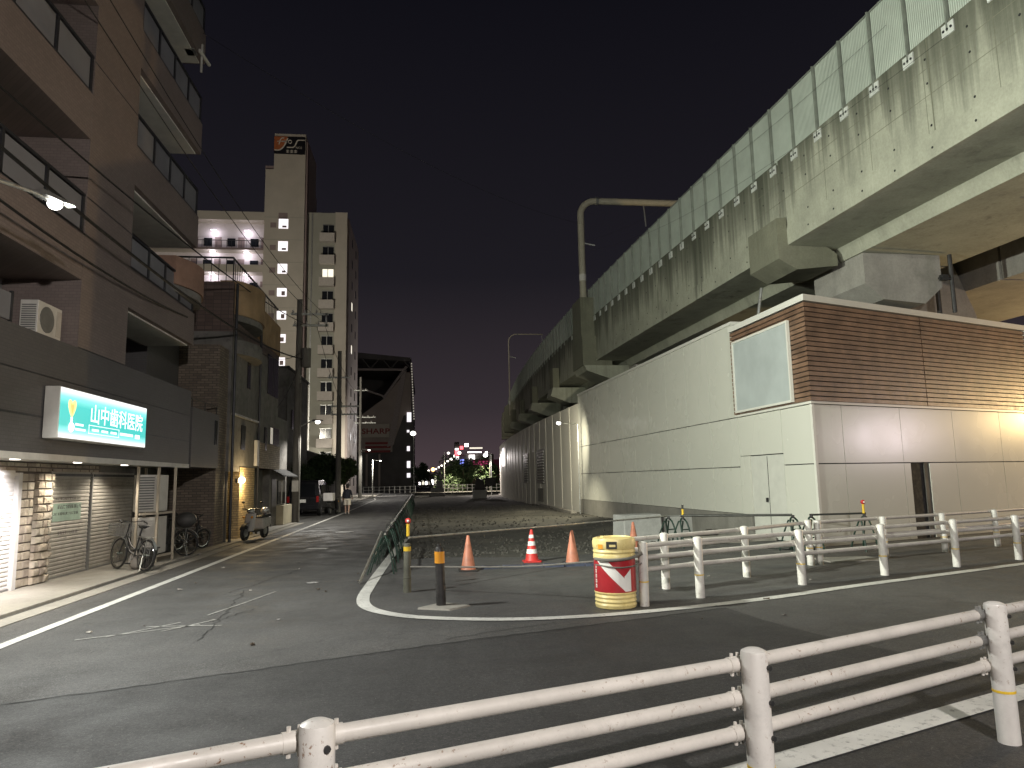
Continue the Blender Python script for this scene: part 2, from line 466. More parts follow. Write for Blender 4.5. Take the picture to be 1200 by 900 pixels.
# ------------------------------------------------------------------ mesh helpers
class MB:
    def __init__(self):
        self.v, self.f = [], []

    def add(self, verts, faces):
        o = len(self.v)
        self.v += [tuple(p) for p in verts]
        self.f += [tuple(i + o for i in fc) for fc in faces]
        return self

    def box(self, x0, y0, z0, x1, y1, z1):
        x0, x1 = min(x0, x1), max(x0, x1); y0, y1 = min(y0, y1), max(y0, y1); z0, z1 = min(z0, z1), max(z0, z1)
        return self.hexa([(x0, y0, z0), (x1, y0, z0), (x1, y1, z0), (x0, y1, z0), (x0, y0, z1), (x1, y0, z1), (x1, y1, z1), (x0, y1, z1)])

    def hexa(self, p):
        return self.add(p, [(0, 3, 2, 1), (4, 5, 6, 7), (0, 1, 5, 4), (1, 2, 6, 5), (2, 3, 7, 6), (3, 0, 4, 7)])

    def fbox(self, fr, a0, a1, b0, b1, z0, z1):
        """box in a skewed wall frame fr(a, b, z): a along the wall, b outwards"""
        p = [fr(a0, b0, z0), fr(a1, b0, z0), fr(a1, b1, z0), fr(a0, b1, z0), fr(a0, b0, z1), fr(a1, b0, z1), fr(a1, b1, z1), fr(a0, b1, z1)]
        return self.hexa(p)

    def prism(self, poly, z0, z1):
        n = len(poly)
        v = [(x, y, z0) for x, y in poly] + [(x, y, z1) for x, y in poly]
        f = [tuple(reversed(range(n))), tuple(range(n, 2 * n))] + [(i, (i + 1) % n, n + (i + 1) % n, n + i) for i in range(n)]
        return self.add(v, f)

    def extrude(self, poly3, vec):
        n = len(poly3)
        vec = Vector(vec)
        v = [tuple(p) for p in poly3] + [tuple(Vector(p) + vec) for p in poly3]
        f = [tuple(reversed(range(n))), tuple(range(n, 2 * n))] + [(i, (i + 1) % n, n + (i + 1) % n, n + i) for i in range(n)]
        return self.add(v, f)

    def cyl(self, p0, p1, r0, r1=None, n=10):
        r1 = r0 if r1 is None else r1
        p0, p1 = Vector(p0), Vector(p1)
        d = (p1 - p0).normalized()
        a = d.orthogonal().normalized(); b = d.cross(a)
        v, f = [], []
        for p, r in ((p0, r0), (p1, r1)):
            for i in range(n):
                t = 2 * math.pi * i / n
                v.append(p + a * (r * math.cos(t)) + b * (r * math.sin(t)))
        f = [(i, (i + 1) % n, n + (i + 1) % n, n + i) for i in range(n)] + [tuple(reversed(range(n))), tuple(range(n, 2 * n))]
        return self.add(v, f)

    def tube(self, pts, r, n=8, r_end=None):
        pts = [Vector(p) for p in pts]
        m = len(pts)
        v, f = [], []
        ref = None
        for k, p in enumerate(pts):
            d = (pts[min(k + 1, m - 1)] - pts[max(k - 1, 0)]).normalized()
            if ref is None:
                a = d.orthogonal().normalized()
            else:
                a = (ref - d * ref.dot(d)).normalized()
            ref = a
            b = d.cross(a)
            rr = r if r_end is None else r + (r_end - r) * k / (m - 1)
            for i in range(n):
                t = 2 * math.pi * i / n
                v.append(p + a * (rr * math.cos(t)) + b * (rr * math.sin(t)))
        for k in range(m - 1):
            for i in range(n):
                f.append((k * n + i, k * n + (i + 1) % n, (k + 1) * n + (i + 1) % n, (k + 1) * n + i))
        f += [tuple(reversed(range(n))), tuple(range((m - 1) * n, m * n))]
        return self.add(v, f)

    def lathe(self, prof, c=(0, 0, 0), n=20, closed=True):
        v, f = [], []
        for r, z in prof:
            for i in range(n):
                t = 2 * math.pi * i / n
                v.append((c[0] + r * math.cos(t), c[1] + r * math.sin(t), c[2] + z))
        m = len(prof)
        for k in range(m - 1):
            for i in range(n):
                f.append((k * n + i, k * n + (i + 1) % n, (k + 1) * n + (i + 1) % n, (k + 1) * n + i))
        if closed:
            f += [tuple(reversed(range(n))), tuple(range((m - 1) * n, m * n))]
        return self.add(v, f)

    def torus(self, c, axis, R0, r, n=28, k=6):
        c, axis = Vector(c), Vector(axis).normalized()
        a = axis.orthogonal().normalized(); b = axis.cross(a)
        v, f = [], []
        for i in range(n):
            t = 2 * math.pi * i / n
            d = a * math.cos(t) + b * math.sin(t)
            for j in range(k):
                u = 2 * math.pi * j / k
                v.append(c + d * (R0 + r * math.cos(u)) + axis * (r * math.sin(u)))
        for i in range(n):
            for j in range(k):
                f.append((i * k + j, ((i + 1) % n) * k + j, ((i + 1) % n) * k + (j + 1) % k, i * k + (j + 1) % k))
        return self.add(v, f)

    def ball(self, c, r, n=10, m=6, sz=1.0):
        prof = [(max(0.001, r * math.sin(math.pi * k / m)), -r * sz * math.cos(math.pi * k / m)) for k in range(m + 1)]
        return self.lathe(prof, c, n)

    def sheet(self, poly, z):
        tris = tessellate_polygon([[Vector((x, y, 0)) for x, y in poly]])
        v = [(x, y, z) for x, y in poly]
        fs = []
        for t in tris:
            a, b, c = (Vector(v[i]) for i in t)
            fs.append(tuple(t) if (b - a).cross(c - a).z > 0 else tuple(reversed(t)))
        return self.add(v, fs)

    def quad(self, a, b, c, d):
        return self.add([a, b, c, d], [(0, 1, 2, 3)])

    def build(self, name, m, parent=None, smooth=False, bevel=0.0, kind=None, label=None):
        off = Vector(ROOT_LOC.get(parent.name, (0, 0, 0))) if parent else Vector((0, 0, 0))
        me = bpy.data.meshes.new(name)
        me.from_pydata([tuple(Vector(p) - off) for p in self.v], [], self.f)
        me.update()
        if smooth:
            me.polygons.foreach_set('use_smooth', [True] * len(me.polygons))
            me.set_sharp_from_angle(angle=R(38))
        o = bpy.data.objects.new(name, me)
        col.objects.link(o)
        ms = m if isinstance(m, (list, tuple)) else [m]
        for x in ms:
            me.materials.append(MATS[x] if isinstance(x, str) else x)
        if parent:
            o.parent = parent
            ROOT_LOC[o.name] = tuple(off)
        if bevel:
            bv = o.modifiers.new('edge', 'BEVEL')
            bv.width = bevel; bv.segments = 2; bv.limit_method = 'ANGLE'; bv.angle_limit = R(40)
        if kind:
            o['kind'] = kind
        if label:
            o['label'] = label
        return o

ROOT_LOC = {}

def thing(name, label, cat, loc=(0, 0, 0), group=None):
    o = bpy.data.objects.new(name, None)
    o.empty_display_size = 0.2
    col.objects.link(o)
    o.location = loc
    ROOT_LOC[o.name] = tuple(loc)
    o['label'] = label; o['category'] = cat
    if group:
        o['group'] = group
    return o

def tag(o, label, cat, group=None):
    o['label'] = label; o['category'] = cat
    if group:
        o['group'] = group
    return o

def dup(root, loc, rotz=0.0, label=None, group=None):
    def cp(o, parent):
        c = o.copy(); col.objects.link(c); c.parent = parent
        for ch in o.children:
            cp(ch, c)
        return c
    r = cp(root, None)
    r.location = loc; r.rotation_euler = (0, 0, rotz)
    if label: r['label'] = label
    if group: r['group'] = group
    return r

def piece(name, me, parent, loc=(0, 0, 0), m=None):
    """one more object that shares mesh data"""
    o = bpy.data.objects.new(name, me)
    col.objects.link(o)
    o.location = loc
    o.parent = parent
    return o

def light(name, kind, loc, energy, color, parent=None, size=0.12, spot=None, aim=(0, 0, -1), blend=0.6):
    ld = bpy.data.lights.new(name, kind)
    ld.energy = energy; ld.color = color
    if kind == 'POINT' or kind == 'SPOT':
        ld.shadow_soft_size = size
    if kind == 'SPOT':
        ld.spot_size = R(spot or 150); ld.spot_blend = blend
    o = bpy.data.objects.new(name, ld)
    col.objects.link(o)
    off = Vector(ROOT_LOC.get(parent.name, (0, 0, 0))) if parent else Vector((0, 0, 0))
    o.location = Vector(loc) - off
    o.rotation_euler = Vector(aim).to_track_quat('-Z', 'Y').to_euler()
    if parent:
        o.parent = parent
    return o

def text(name, body, size, m, parent, mtx, extrude=0.004, align='LEFT', bold=0.0, xs=1.0):
    cu = bpy.data.curves.new(name, 'FONT')
    cu.body = body; cu.size = size; cu.extrude = extrude; cu.align_x = align
    cu.offset = bold
    cu.resolution_u = 4
    t = bpy.data.objects.new(name + '_tmp', cu)
    col.objects.link(t)
    dg = bpy.context.evaluated_depsgraph_get()
    dg.update()
    me = bpy.data.meshes.new_from_object(t.evaluated_get(dg))
    bpy.data.objects.remove(t)
    bpy.data.curves.remove(cu)
    off = Vector(ROOT_LOC.get(parent.name, (0, 0, 0)))
    for v in me.vertices:
        p = Vector((v.co.x * xs, v.co.y, v.co.z))
        v.co = (mtx @ p) - off
    me.materials.clear(); me.materials.append(MATS[m])
    o = bpy.data.objects.new(name, me)
    col.objects.link(o)
    o.parent = parent
    return o

def frame_mtx(origin, xdir, ydir):
    x, y = Vector(xdir).normalized(), Vector(ydir).normalized()
    z = x.cross(y)
    return Matrix(((x.x, y.x, z.x, origin[0]), (x.y, y.y, z.y, origin[1]), (x.z, y.z, z.z, origin[2]), (0, 0, 0, 1)))

def ribbon(pts, w, z):
    """flat strip of width w along a polyline on the ground"""
    m = MB()
    n = len(pts)
    L, Rr = [], []
    for i, (x, y) in enumerate(pts):
        a = Vector(pts[max(i - 1, 0)]); b = Vector(pts[min(i + 1, n - 1)])
        d = (b - a).normalized(); nn = Vector((-d.y, d.x)) * (w / 2)
        L.append((x + nn.x, y + nn.y, z)); Rr.append((x - nn.x, y - nn.y, z))
    m.add(L + Rr, [(i + n, i + n + 1, i + 1, i) for i in range(n - 1)])
    return m

def smooth_line(pts, k=6):
    """Catmull-Rom through the points"""
    out = []
    P = [Vector(p) for p in pts]
    for i in range(len(P) - 1):
        p0, p1, p2, p3 = P[max(i - 1, 0)], P[i], P[i + 1], P[min(i + 2, len(P) - 1)]
        for j in range(k):
            t = j / k
            out.append(tuple(0.5 * ((2 * p1) + (p2 - p0) * t + (2 * p0 - 5 * p1 + 4 * p2 - p3) * t * t + (3 * p1 - p0 - 3 * p2 + p3) * t ** 3)))
    out.append(tuple(P[-1]))
    return out

def struct(o):
    o['kind'] = 'structure'
    return o

# ------------------------------------------------------------------ frames of the place
# street runs along +Y; the side road along D2; the viaduct and the clad building along U
D2 = Vector((0.938, 0.346)); D2.normalize()
U = Vector((-0.0455, 0.999)); U.normalize()
CORNER = Vector((9.43, 16.37))

def fr_left(a, b, z):      # clad building, face towards the street: a along U, b outwards (to the street)
    p = CORNER + U * a + Vector((-U.y, U.x)) * b
    return (p.x, p.y, z)

def fr_right(a, b, z):     # clad building, face towards the side road
    p = CORNER + D2 * a + Vector((D2.y, -D2.x)) * b
    return (p.x, p.y, z)

PATH = []
def _make_path():
    x, y = 11.3 + 0.0455 * 30, -30.0
    s = -30.0
    while s < 260:
        ang = -2.6 if s < 31 else min(-2.6 + (s - 31) * 0.119, 12)
        PATH.append((s, x, y, R(ang)))
        x += math.sin(R(ang)) * 0.5; y += math.cos(R(ang)) * 0.5
        s += 0.5
_make_path()

def vp(s, n, z):           # viaduct frame: s along, n inwards from the outer face
    i = max(0, min(len(PATH) - 2, int((s + 30) / 0.5)))
    s0, x, y, a = PATH[i]
    t = s - s0
    d = (math.sin(a), math.cos(a)); r = (math.cos(a), -math.sin(a))
    return (x + d[0] * t + r[0] * n, y + d[1] * t + r[1] * n, z)

# ------------------------------------------------------------------ ground, road, markings
def disc(cx, cy, r, n=24):
    return [(cx + r * math.cos(2 * math.pi * i / n), cy + r * math.sin(2 * math.pi * i / n)) for i in range(n)]

struct(MB().sheet([(-900, -900), (900, -900), (900, 1500), (-900, 1500)], -0.45).build('ground', 'far_ground'))
edge_lot = [(9.3, 18.9), (8.6, 18.2), (7.2, 17.9), (5.6, 16.9), (4.2, 16.7), (2.9, 16.2), (1.6, 16.5), (0.4, 16.9), (-0.5, 16.6), (-1.0, 17.4)]
road_poly = [(-60, -40), (90, -40), (90, 46.1), (9.45, 16.6)] + edge_lot + [(-1.35, 60), (-1.6, 108), (40, 108), (40, 170), (-2.2, 170), (-2.6, 500), (-60, 500)]
road = struct(MB().sheet(road_poly, 0.0).build('road', 'asphalt_old'))
patch = [(-30, -4.5), (-8, 4.72), (-3.46, 6.56), (-1.47, 7.36), (0.0, 7.96), (1.38, 8.44), (2.7, 8.9), (3.97, 9.36), (4.06, 8.5), (4.25, 7.7), (4.5, 6.95), (5.1, 5.75), (5.8, 4.2), (6.6, 2.0), (9, -6), (-30, -12)]
MB().sheet(patch, 0.004).build('asphalt_patch', 'asphalt_new', road)
# painted lines
ribbon([(-4.75, y) for y in range(-6, 46, 2)] + [(-4.78, 50), (-4.85, 58), (-4.95, 66), (-5.0, 73), (-5.6, 80)], 0.15, 0.008).build('edge_line', 'road_paint', road)
isl = smooth_line([(-0.62, 22.5), (-0.73, 20.1), (-0.86, 16.2), (-0.95, 12.6), (-0.95, 11.3), (-0.82, 10.5), (-0.5, 9.95), (0.05, 9.52), (1.07, 9.2), (2.17, 9.2), (3.4, 9.46), (4.81, 9.9), (6.61, 10.65), (8.9, 11.52), (11.09, 12.36), (16, 14.2), (24, 17.2)], 8)
ribbon(isl, 0.19, 0.010).build('edge_line', 'road_paint', road)
ribbon([(-6 + 0.938 * t, 1.23 + 0.363 * t) for t in range(0, 30, 2)], 0.22, 0.012).build('edge_line', 'road_paint', road)
MB().sheet([(-3.24, 20.0), (-2.66, 19.85), (-2.62, 20.18), (-3.16, 20.33)], 0.006).build('lane_mark', 'road_paint', road)
for k, (a, b) in enumerate([((-4.05, 9.1), (-2.85, 9.75)), ((-3.75, 9.2), (-3.15, 9.95)), ((-3.5, 9.75), (-2.55, 9.62)), ((-3.2, 9.4), (-2.75, 10.05)), ((-2.95, 10.4), (-2.45, 12.4))]):
    ribbon([a, ((a[0] + b[0]) / 2 + 0.02, (a[1] + b[1]) / 2), b], 0.028, 0.0065).build('chalk_line', 'road_paint_worn', road)
mat('crack_fill', (0.026, 0.026, 0.025), 0.8)
ck = random.Random(31)
def crack(a, b, n, w, wob):
    pts = []
    for i in range(n + 1):
        t_ = i / n
        pts.append((a[0] + (b[0] - a[0]) * t_ + ck.uniform(-wob, wob), a[1] + (b[1] - a[1]) * t_ + ck.uniform(-wob, wob)))
    ribbon(pts, w, 0.0072).build('crack', 'crack_fill', road)
crack((-2.55, 8.8), (-3.0, 12.6), 30, 0.012, 0.04)
crack((-2.75, 9.9), (-2.4, 10.8), 12, 0.012, 0.04)
crack((-3.2, 12.4), (-2.6, 15.2), 14, 0.014, 0.05)
crack((0.2, 8.25), (1.6, 8.9), 12, 0.012, 0.03)
crack((-1.2, 15.5), (-3.9, 17.4), 18, 0.016, 0.05)
seam = []
for (x, y) in smooth_line([(-8, 4.72), (-3.46, 6.56), (-1.47, 7.36), (0.0, 7.96), (1.38, 8.44), (2.7, 8.9), (3.97, 9.36)], 14):
    seam.append((x + ck.uniform(-0.012, 0.012), y + ck.uniform(-0.02, 0.02)))
ribbon(seam, 0.03, 0.0068).build('patch_seam', 'crack_fill', road)
# dirt lot between the street and the viaduct
def lot_height(x, y):
    t = min(1.0, max(0.0, (y - 16.0) / 7.0))
    z = -0.02 - 0.17 * t
    z += 0.05 * math.sin(x * 1.3 + y * 0.31) * math.sin(y * 0.55 - x * 0.4) * t
    z += 0.16 * math.exp(-((x - 6.2) ** 2 / 5 + (y - 47) ** 2 / 60))
    z += 0.14 * math.exp(-((x - 7.4) ** 2 / 1.2 + (y - 31) ** 2 / 40))
    z += 0.12 * math.exp(-((x - 2.5) ** 2 / 6 + (y - 78) ** 2 / 40))
    return z
m = MB()
nx, ny = 60, 170
rr2 = random.Random(3)
g_v = []
for j in range(ny + 1):
    yy = 15.6 + (j / ny) ** 1.35 * 98
    for i in range(nx + 1):
        xx = -1.75 + i / nx * 16.5
        g_v.append((xx, yy, lot_height(xx, yy) + rr2.uniform(-0.018, 0.018)))
g_f = [(j * (nx + 1) + i, j * (nx + 1) + i + 1, (j + 1) * (nx + 1) + i + 1, (j + 1) * (nx + 1) + i) for j in range(ny) for i in range(nx)]
lot = struct(m.add(g_v, g_f).build('dirt_lot', 'soil', smooth=True))
# loose stones and broken asphalt along the near edge of the lot
m = MB()
for k in range(1900):
    if k < 550:
        x = rr2.uniform(-0.8, 8.4); y = 16.2 + abs(rr2.gauss(0, 2.6)) + (0.5 if x > 4 else 0)
        r = rr2.uniform(0.010, 0.035) * (2.2 if rr2.random() < 0.07 else 1)
    else:
        x = rr2.uniform(-0.6, 8.2); y = 18 + 35 * rr2.random() ** 1.6; r = rr2.uniform(0.015, 0.06)
    z = max(lot_height(x, y), -0.2) + r * 0.3
    a = rr2.uniform(0, 6.28)
    v = []
    for sz, zz in ((1.0, -0.5), (0.75, 0.55)):
        for q in range(4):
            t = a + q * 1.571 + rr2.uniform(-0.3, 0.3)
            v.append((x + r * sz * math.cos(t), y + r * sz * math.sin(t), z + r * zz * rr2.uniform(0.7, 1.2)))
    m.add(v, [(4, 5, 6, 7), (0, 1, 5, 4), (1, 2, 6, 5), (2, 3, 7, 6), (3, 0, 4, 7)])
mat('rubble', (0.075, 0.07, 0.06), 0.95, 0.5, 9)
gr = m.build('gravel', 'rubble', kind='stuff')
gr['label'] = 'loose stones and rubble strewn over the dirt lot'; gr['category'] = 'gravel'
lt = random.Random(77)
for k in range(34):
    x, y = lt.uniform(3.0, 9.5), lt.uniform(5.2, 12.6)
    if k > 18:
        x, y = lt.uniform(-4.4, -1.2), lt.uniform(8, 19)
    a = lt.uniform(0, 6.28); L = lt.uniform(0.015, 0.045)
    d1 = (math.cos(a) * L, math.sin(a) * L); d2 = (-math.sin(a) * L * 0.6, math.cos(a) * L * 0.6)
    o = MB().hexa([(x - d1[0] - d2[0], y - d1[1] - d2[1], 0.012), (x + d1[0] - d2[0], y + d1[1] - d2[1], 0.012), (x + d1[0] + d2[0], y + d1[1] + d2[1], 0.012), (x - d1[0] + d2[0], y - d1[1] + d2[1], 0.012),
                   (x - d1[0] * 0.8 - d2[0], y - d1[1] * 0.8 - d2[1], 0.018), (x + d1[0], y + d1[1], 0.022 + L * 0.3), (x + d1[0] * 0.9 + d2[0], y + d1[1] + d2[1], 0.02), (x - d1[0] + d2[0] * 0.8, y - d1[1] + d2[1], 0.018)])
    o.build('litter_scrap', lt.choice(['bag_pale', 'cloth_pale', 'trunk_bark', 'print_dark']), road)
mh = MB().sheet(disc(-2.9, 26.5, 0.33), 0.0075).build('manhole_cover', 'steel_grey', road)
MB().sheet(disc(-2.0, 13.3, 0.11, 16), 0.0075).build('valve_cover', 'steel_grey', road)
# concrete apron along the left buildings and the gutter
sw = struct(MB().box(-12, -8, -0.1, -5.78, 19.4, 0.05).build('sidewalk', 'pavement_concrete', bevel=0.01))
MB().box(-12, 19.42, -0.1, -5.72, 33.2, 0.035).build('sidewalk_slab', 'pavement_concrete', sw)
MB().box(-5.70, -8, -0.1, -5.40, 33.2, 0.012).build('gutter', 'pavement_concrete', sw)
MB().box(-12, 44, -0.1, -6.2, 110, 0.10).build('sidewalk_slab', 'pavement_concrete', sw)
MB().sheet([(-6.2, 36), (-5.3, 44), (-5.5, 72), (-6.2, 76)], 0.016).build('verge', 'far_ground', sw)
struct(MB().box(7.95, 13.55, -0.05, 9.15, 14.25, 0.02).build('cover_plate', 'pavement_concrete', road))

# ------------------------------------------------------------------ left apartment block with the clinic
AX = -6.0
apt = thing('apartment_building', 'brown tiled apartment block with glass balconies and a shuttered clinic below', 'building', (AX, 10, 0))
LV = [(5.38, 6.22), (8.0, 8.86), (10.62, 11.48), (13.24, 14.1), (15.86, 16.72)]     # spandrel bands
TOPZ = 17.6
MB().box(AX - 9.5, -10, 2.3, AX - 1.3, 17.6, TOPZ).build('wall', 'render_grey', apt)                 # inner wall behind the balconies
MB().box(AX - 1.29, 12.95, 4.17, AX, 14.93, TOPZ).build('pier', 'tile_brown', apt)
MB().box(AX - 1.28, -10, 2.30, AX - 0.002, 19.05, 4.17).build('lower_band', 'tile_grey', apt)
for (z0, z1) in LV:
    MB().box(AX - 1.3, -10, z0, AX - 0.003, 12.948, z1).build('spandrel', 'tile_brown', apt)
    MB().box(AX - 1.3, 14.932, z0, AX - 0.003, 19.05, z1).build('spandrel', 'tile_brown', apt)
    MB().box(AX - 1.15, 14.95, z0 - 0.04, AX - 0.12, 18.95, z0 - 0.003).build('balcony_soffit', 'soffit_white', apt)
for z in (4.17, 6.9, 9.5):
    MB().box(AX - 0.001, 12.96, z, AX + 0.004, 14.92, z + 0.02).build('tile_joint', 'alu_dark', apt)
MB().box(AX - 0.004, -10, 2.86, AX + 0.006, 19.04, 2.89).build('band_joint', 'alu_dark', apt)
MB().box(AX - 0.004, -10, 3.52, AX + 0.006, 19.04, 3.54).build('band_joint', 'alu_dark', apt)
pw, ph = 0.98, 0.66
def railing(y0, y1, zb, npan, height=0.68, glass='frosted_panel'):
    w = (y1 - y0) / npan
    for i in range(npan):
        MB().box(AX - 0.065, y0 + i * w + 0.05, zb + 0.05, AX - 0.045, y0 + (i + 1) * w - 0.05, zb + height - 0.02).build('railing_panel', glass, apt)
        MB().box(AX - 0.09, y0 + i * w - 0.035, zb, AX - 0.02, y0 + i * w + 0.035, zb + height).build('railing_post', 'alu_dark', apt)
    MB().box(AX - 0.09, y1 - 0.035, zb, AX - 0.02, y1 + 0.035, zb + height).build('railing_post', 'alu_dark', apt)
    MB().box(AX - 0.10, y0 - 0.03, zb + height + 0.001, AX - 0.01, y1 + 0.03, zb + height + 0.05).build('handrail', 'alu_dark', apt)
    MB().box(AX - 0.095, y0 - 0.03, zb + 0.001, AX - 0.012, y1 + 0.03, zb + 0.045).build('bottom_rail', 'alu_dark', apt)
for (z0, z1) in LV[1:4]:
    railing(14.97, 18.95, z1, 4)
    railing(8.0, 12.9, z1, 4)
railing(8.0, 12.9, 6.22, 4)
railing(14.97, 18.95, 6.22, 4)
# windows on the inner walls
for (z0, z1) in [(0, 4.17)] + LV:
    for (ya, yb) in ((3.4, 5.2), (9.6, 11.9), (15.35, 16.9)):
        w = MB().box(AX - 1.31, ya, z1 + 0.15, AX - 1.27, yb, z1 + 1.15 if z1 < 5 else z1 + 1.62).build('window', 'window_dark', apt)
        MB().box(AX - 1.265, (ya + yb) / 2 - 0.03, z1 + 0.15, AX - 1.25, (ya + yb) / 2 + 0.03, z1 + 1.12 if z1 < 5 else z1 + 1.6).build('window_frame', 'galvanised', w)
        MB().box(AX - 1.265, ya, z1 + 0.1, AX - 1.24, yb, z1 + 0.148).build('window_sill', 'galvanised', w)
# the rounded corner balcony at the far end
m = MB()
arc = [(AX - 0.02 + 0.30 * math.sin(math.pi * k / 12) , 17.55 + 2.05 * k / 12) for k in range(13)]
m.prism(arc + [(AX - 1.25, 19.6), (AX - 1.25, 17.55)], 6.62, 7.32)
m.build('round_balcony', 'terracotta', apt, smooth=True)
MB().prism([(x - 0.05, y) for x, y in arc] + [(AX - 1.2, 19.55), (AX - 1.2, 17.6)], 6.44, 6.615).build('round_balcony_base', 'render_grey', apt)
# second-floor fittings: white screen, pale panel at the left
MB().box(AX - 0.05, 8.2, 4.2, AX - 0.02, 10.93, 4.60).build('screen_panel', 'frosted_panel', apt)
MB().box(AX - 0.055, 10.94, 4.18, AX - 0.015, 10.99, 4.64).build('screen_post', 'alu_dark', apt)
# antenna box at the roof corner seen against the sky
MB().box(AX - 0.3, 18.3, 13.2, AX - 0.05, 18.6, 13.9).build('antenna_box', 'galvanised', apt)
MB().cyl((AX + 0.02, 18.7, 12.8), (AX + 0.02, 18.7, 13.6), 0.03).cyl((AX + 0.02, 18.5, 13.3), (AX + 0.05, 19.25, 13.35), 0.05).build('antenna', 'ac_white', apt)

# ground floor: soffit, stone band, pilaster, shutters
MB().box(AX - 1.3, -10, 2.235, AX - 0.05, 19.05, 2.298).build('soffit', 'soffit_white', apt)
MB().box(AX - 0.10, -10, 2.20, AX + 0.012, 19.06, 2.30).build('soffit_edge', 'soffit_white', apt)
SX = -7.0                                  # plane of the shutters
MB().box(SX - 4, -10, 0, SX - 0.12, 16.35, 2.23).build('ground_floor_wall', 'render_grey', apt)
MB().box(SX - 0.119, -10, 2.04, SX - 0.06, 16.6, 2.23).build('stone_backing', 'stone_joint', apt)
MB().box(SX - 0.119, 13.42, 0.05, SX - 0.02, 14.42, 2.04).build('stone_backing', 'stone_joint', apt)
st_r = random.Random(11)
def stones(y0, y1, z0, z1, x, rows, lo, hi, depth):
    z = z0
    dz = (z1 - z0) / rows
    for r_ in range(rows):
        y = y0
        while y < y1 - 0.02:
            w = st_r.uniform(lo, hi)
            if y + w > y1 - lo * 0.6:
                w = y1 - y
            d = st_r.uniform(depth * 0.3, depth)
            ya, yb, za, zb = y + 0.004, y + w - 0.004, z + 0.004, z + dz - 0.004
            jj = lambda: st_r.uniform(-0.012, 0.012)
            p = [(x - 0.05, ya, za), (x + d * 0.55, ya + 0.012, za + 0.012), (x + d * 0.55, yb - 0.012, za + 0.012), (x - 0.05, yb, za),
                 (x - 0.05, ya, zb), (x + d * 0.55, ya + 0.012, zb - 0.012), (x + d * 0.55, yb - 0.012, zb - 0.012), (x - 0.05, yb, zb)]
            mm = MB().hexa(p)
            cen = (x + d * st_r.uniform(0.45, 1.0), (ya + yb) / 2 + jj() * 4, (za + zb) / 2 + jj() * 3)
            mm.v = [(vx + (st_r.uniform(-0.3, 0.3) * d if i_ in (1, 2, 5, 6) else 0), vy, vz) for i_, (vx, vy, vz) in enumerate(mm.v)]
            mm.f = [fc for fc in mm.f if set(fc) != {1, 2, 6, 5}]
            mm.add([cen], [])
            mm.f += [(1, 2, 8), (2, 6, 8), (6, 5, 8), (5, 1, 8)]
            mm.build('stone', st_r.choice(['stone', 'stone', 'stone_b', 'stone_c']), apt)
            y += w
        z += dz
stones(13.44, 13.86, 0.06, 2.03, SX + 0.0, 13, 0.16, 0.28, 0.02)
stones(13.86, 14.40, 0.06, 2.03, SX + 0.05, 14, 0.13, 0.34, 0.07)
stones(9.5, 16.5, 2.05, 2.225, SX - 0.05, 2, 0.14, 0.42, 0.02)
def shutter(y0, y1, m_):
    sh = MB()
    pitch, z = 0.075, 0.06
    vs, fs = [], []
    prof = []
    while z < 2.03:
        prof += [(0.0, z), (0.012, z + 0.02), (0.012, z + 0.055), (0.0, z + 0.072)]
        z += pitch
    for (d, zz) in prof:
        vs += [(SX - 0.05 + d, y0, zz), (SX - 0.05 + d, y1, zz)]
    fs = [(2 * i, 2 * i + 1, 2 * i + 3, 2 * i + 2) for i in range(len(prof) - 1)]
    o = sh.add(vs, fs).build('shutter', m_, apt)
    MB().box(SX - 0.06, y0 - 0.05, 0.05, SX + 0.0, y0 - 0.002, 2.035).build('shutter_guide', 'shutter_white' if m_ == 'shutter_white' else 'steel_grey', o)
    MB().box(SX - 0.06, y0, 0.05, SX - 0.02, y1, 0.085).build('bottom_bar', 'steel_grey', o)
    MB().box(SX - 0.07, y0, 1.985, SX + 0.01, y1, 2.035).build('header', 'steel_dark' if m_ != 'shutter_white' else 'shutter_white', o)
    return o
s1 = shutter(10.6, 13.30, 'shutter_white')
shutter(7.2, 10.5, 'shutter_white')
MB().box(SX - 0.07, 13.30, 0.05, SX + 0.03, 13.41, 2.035).build('shutter_jamb', 'shutter_white', apt)
s2 = shutter(14.50, 16.10, 'shutter_steel')
s3 = shutter(16.17, 18.35, 'shutter_steel')
MB().box(SX - 0.12, 16.36, 0.05, SX - 0.07, 18.5, 2.23).build('ground_floor_wall', 'render_grey', apt)
# faded print on the shutters: pale green field, rows of small unreadable characters
MB().box(SX - 0.036, 14.62, 1.12, SX - 0.033, 15.75, 1.46).build('shutter_print', 'print_green', s2)
MB().box(SX - 0.036, 12.1, 1.08, SX - 0.033, 12.98, 1.36).build('shutter_print', 'print_green', s1)
pr = random.Random(5)
def glyph_row(parent, y0, y1, z, h, m_='print_dark', x=SX - 0.031):
    mm = MB()
    y = y0
    while y < y1:
        w = h * pr.uniform(0.7, 1.0)
        for q in range(3):
            if pr.random() < 0.8:
                mm.box(x, y, z + q * h * 0.36, x + 0.002, y + w * pr.uniform(0.5, 1), z + q * h * 0.36 + h * 0.16)
        if pr.random() < 0.8:
            a = y + w * pr.uniform(0.1, 0.8)
            mm.box(x + 0.0005, a, z, x + 0.0025, a + h * 0.14, z + h)
        y += w * 1.35
    mm.build('shutter_lettering', m_, parent)
for z, h, a, b in ((1.53, 0.05, 14.65, 15.7), (1.36, 0.07, 14.8, 15.72), (1.24, 0.05, 14.66, 15.6), (0.86, 0.06, 14.86, 15.65), (0.78, 0.03, 15.1, 15.2)):
    glyph_row(s2, a, b, z, h)
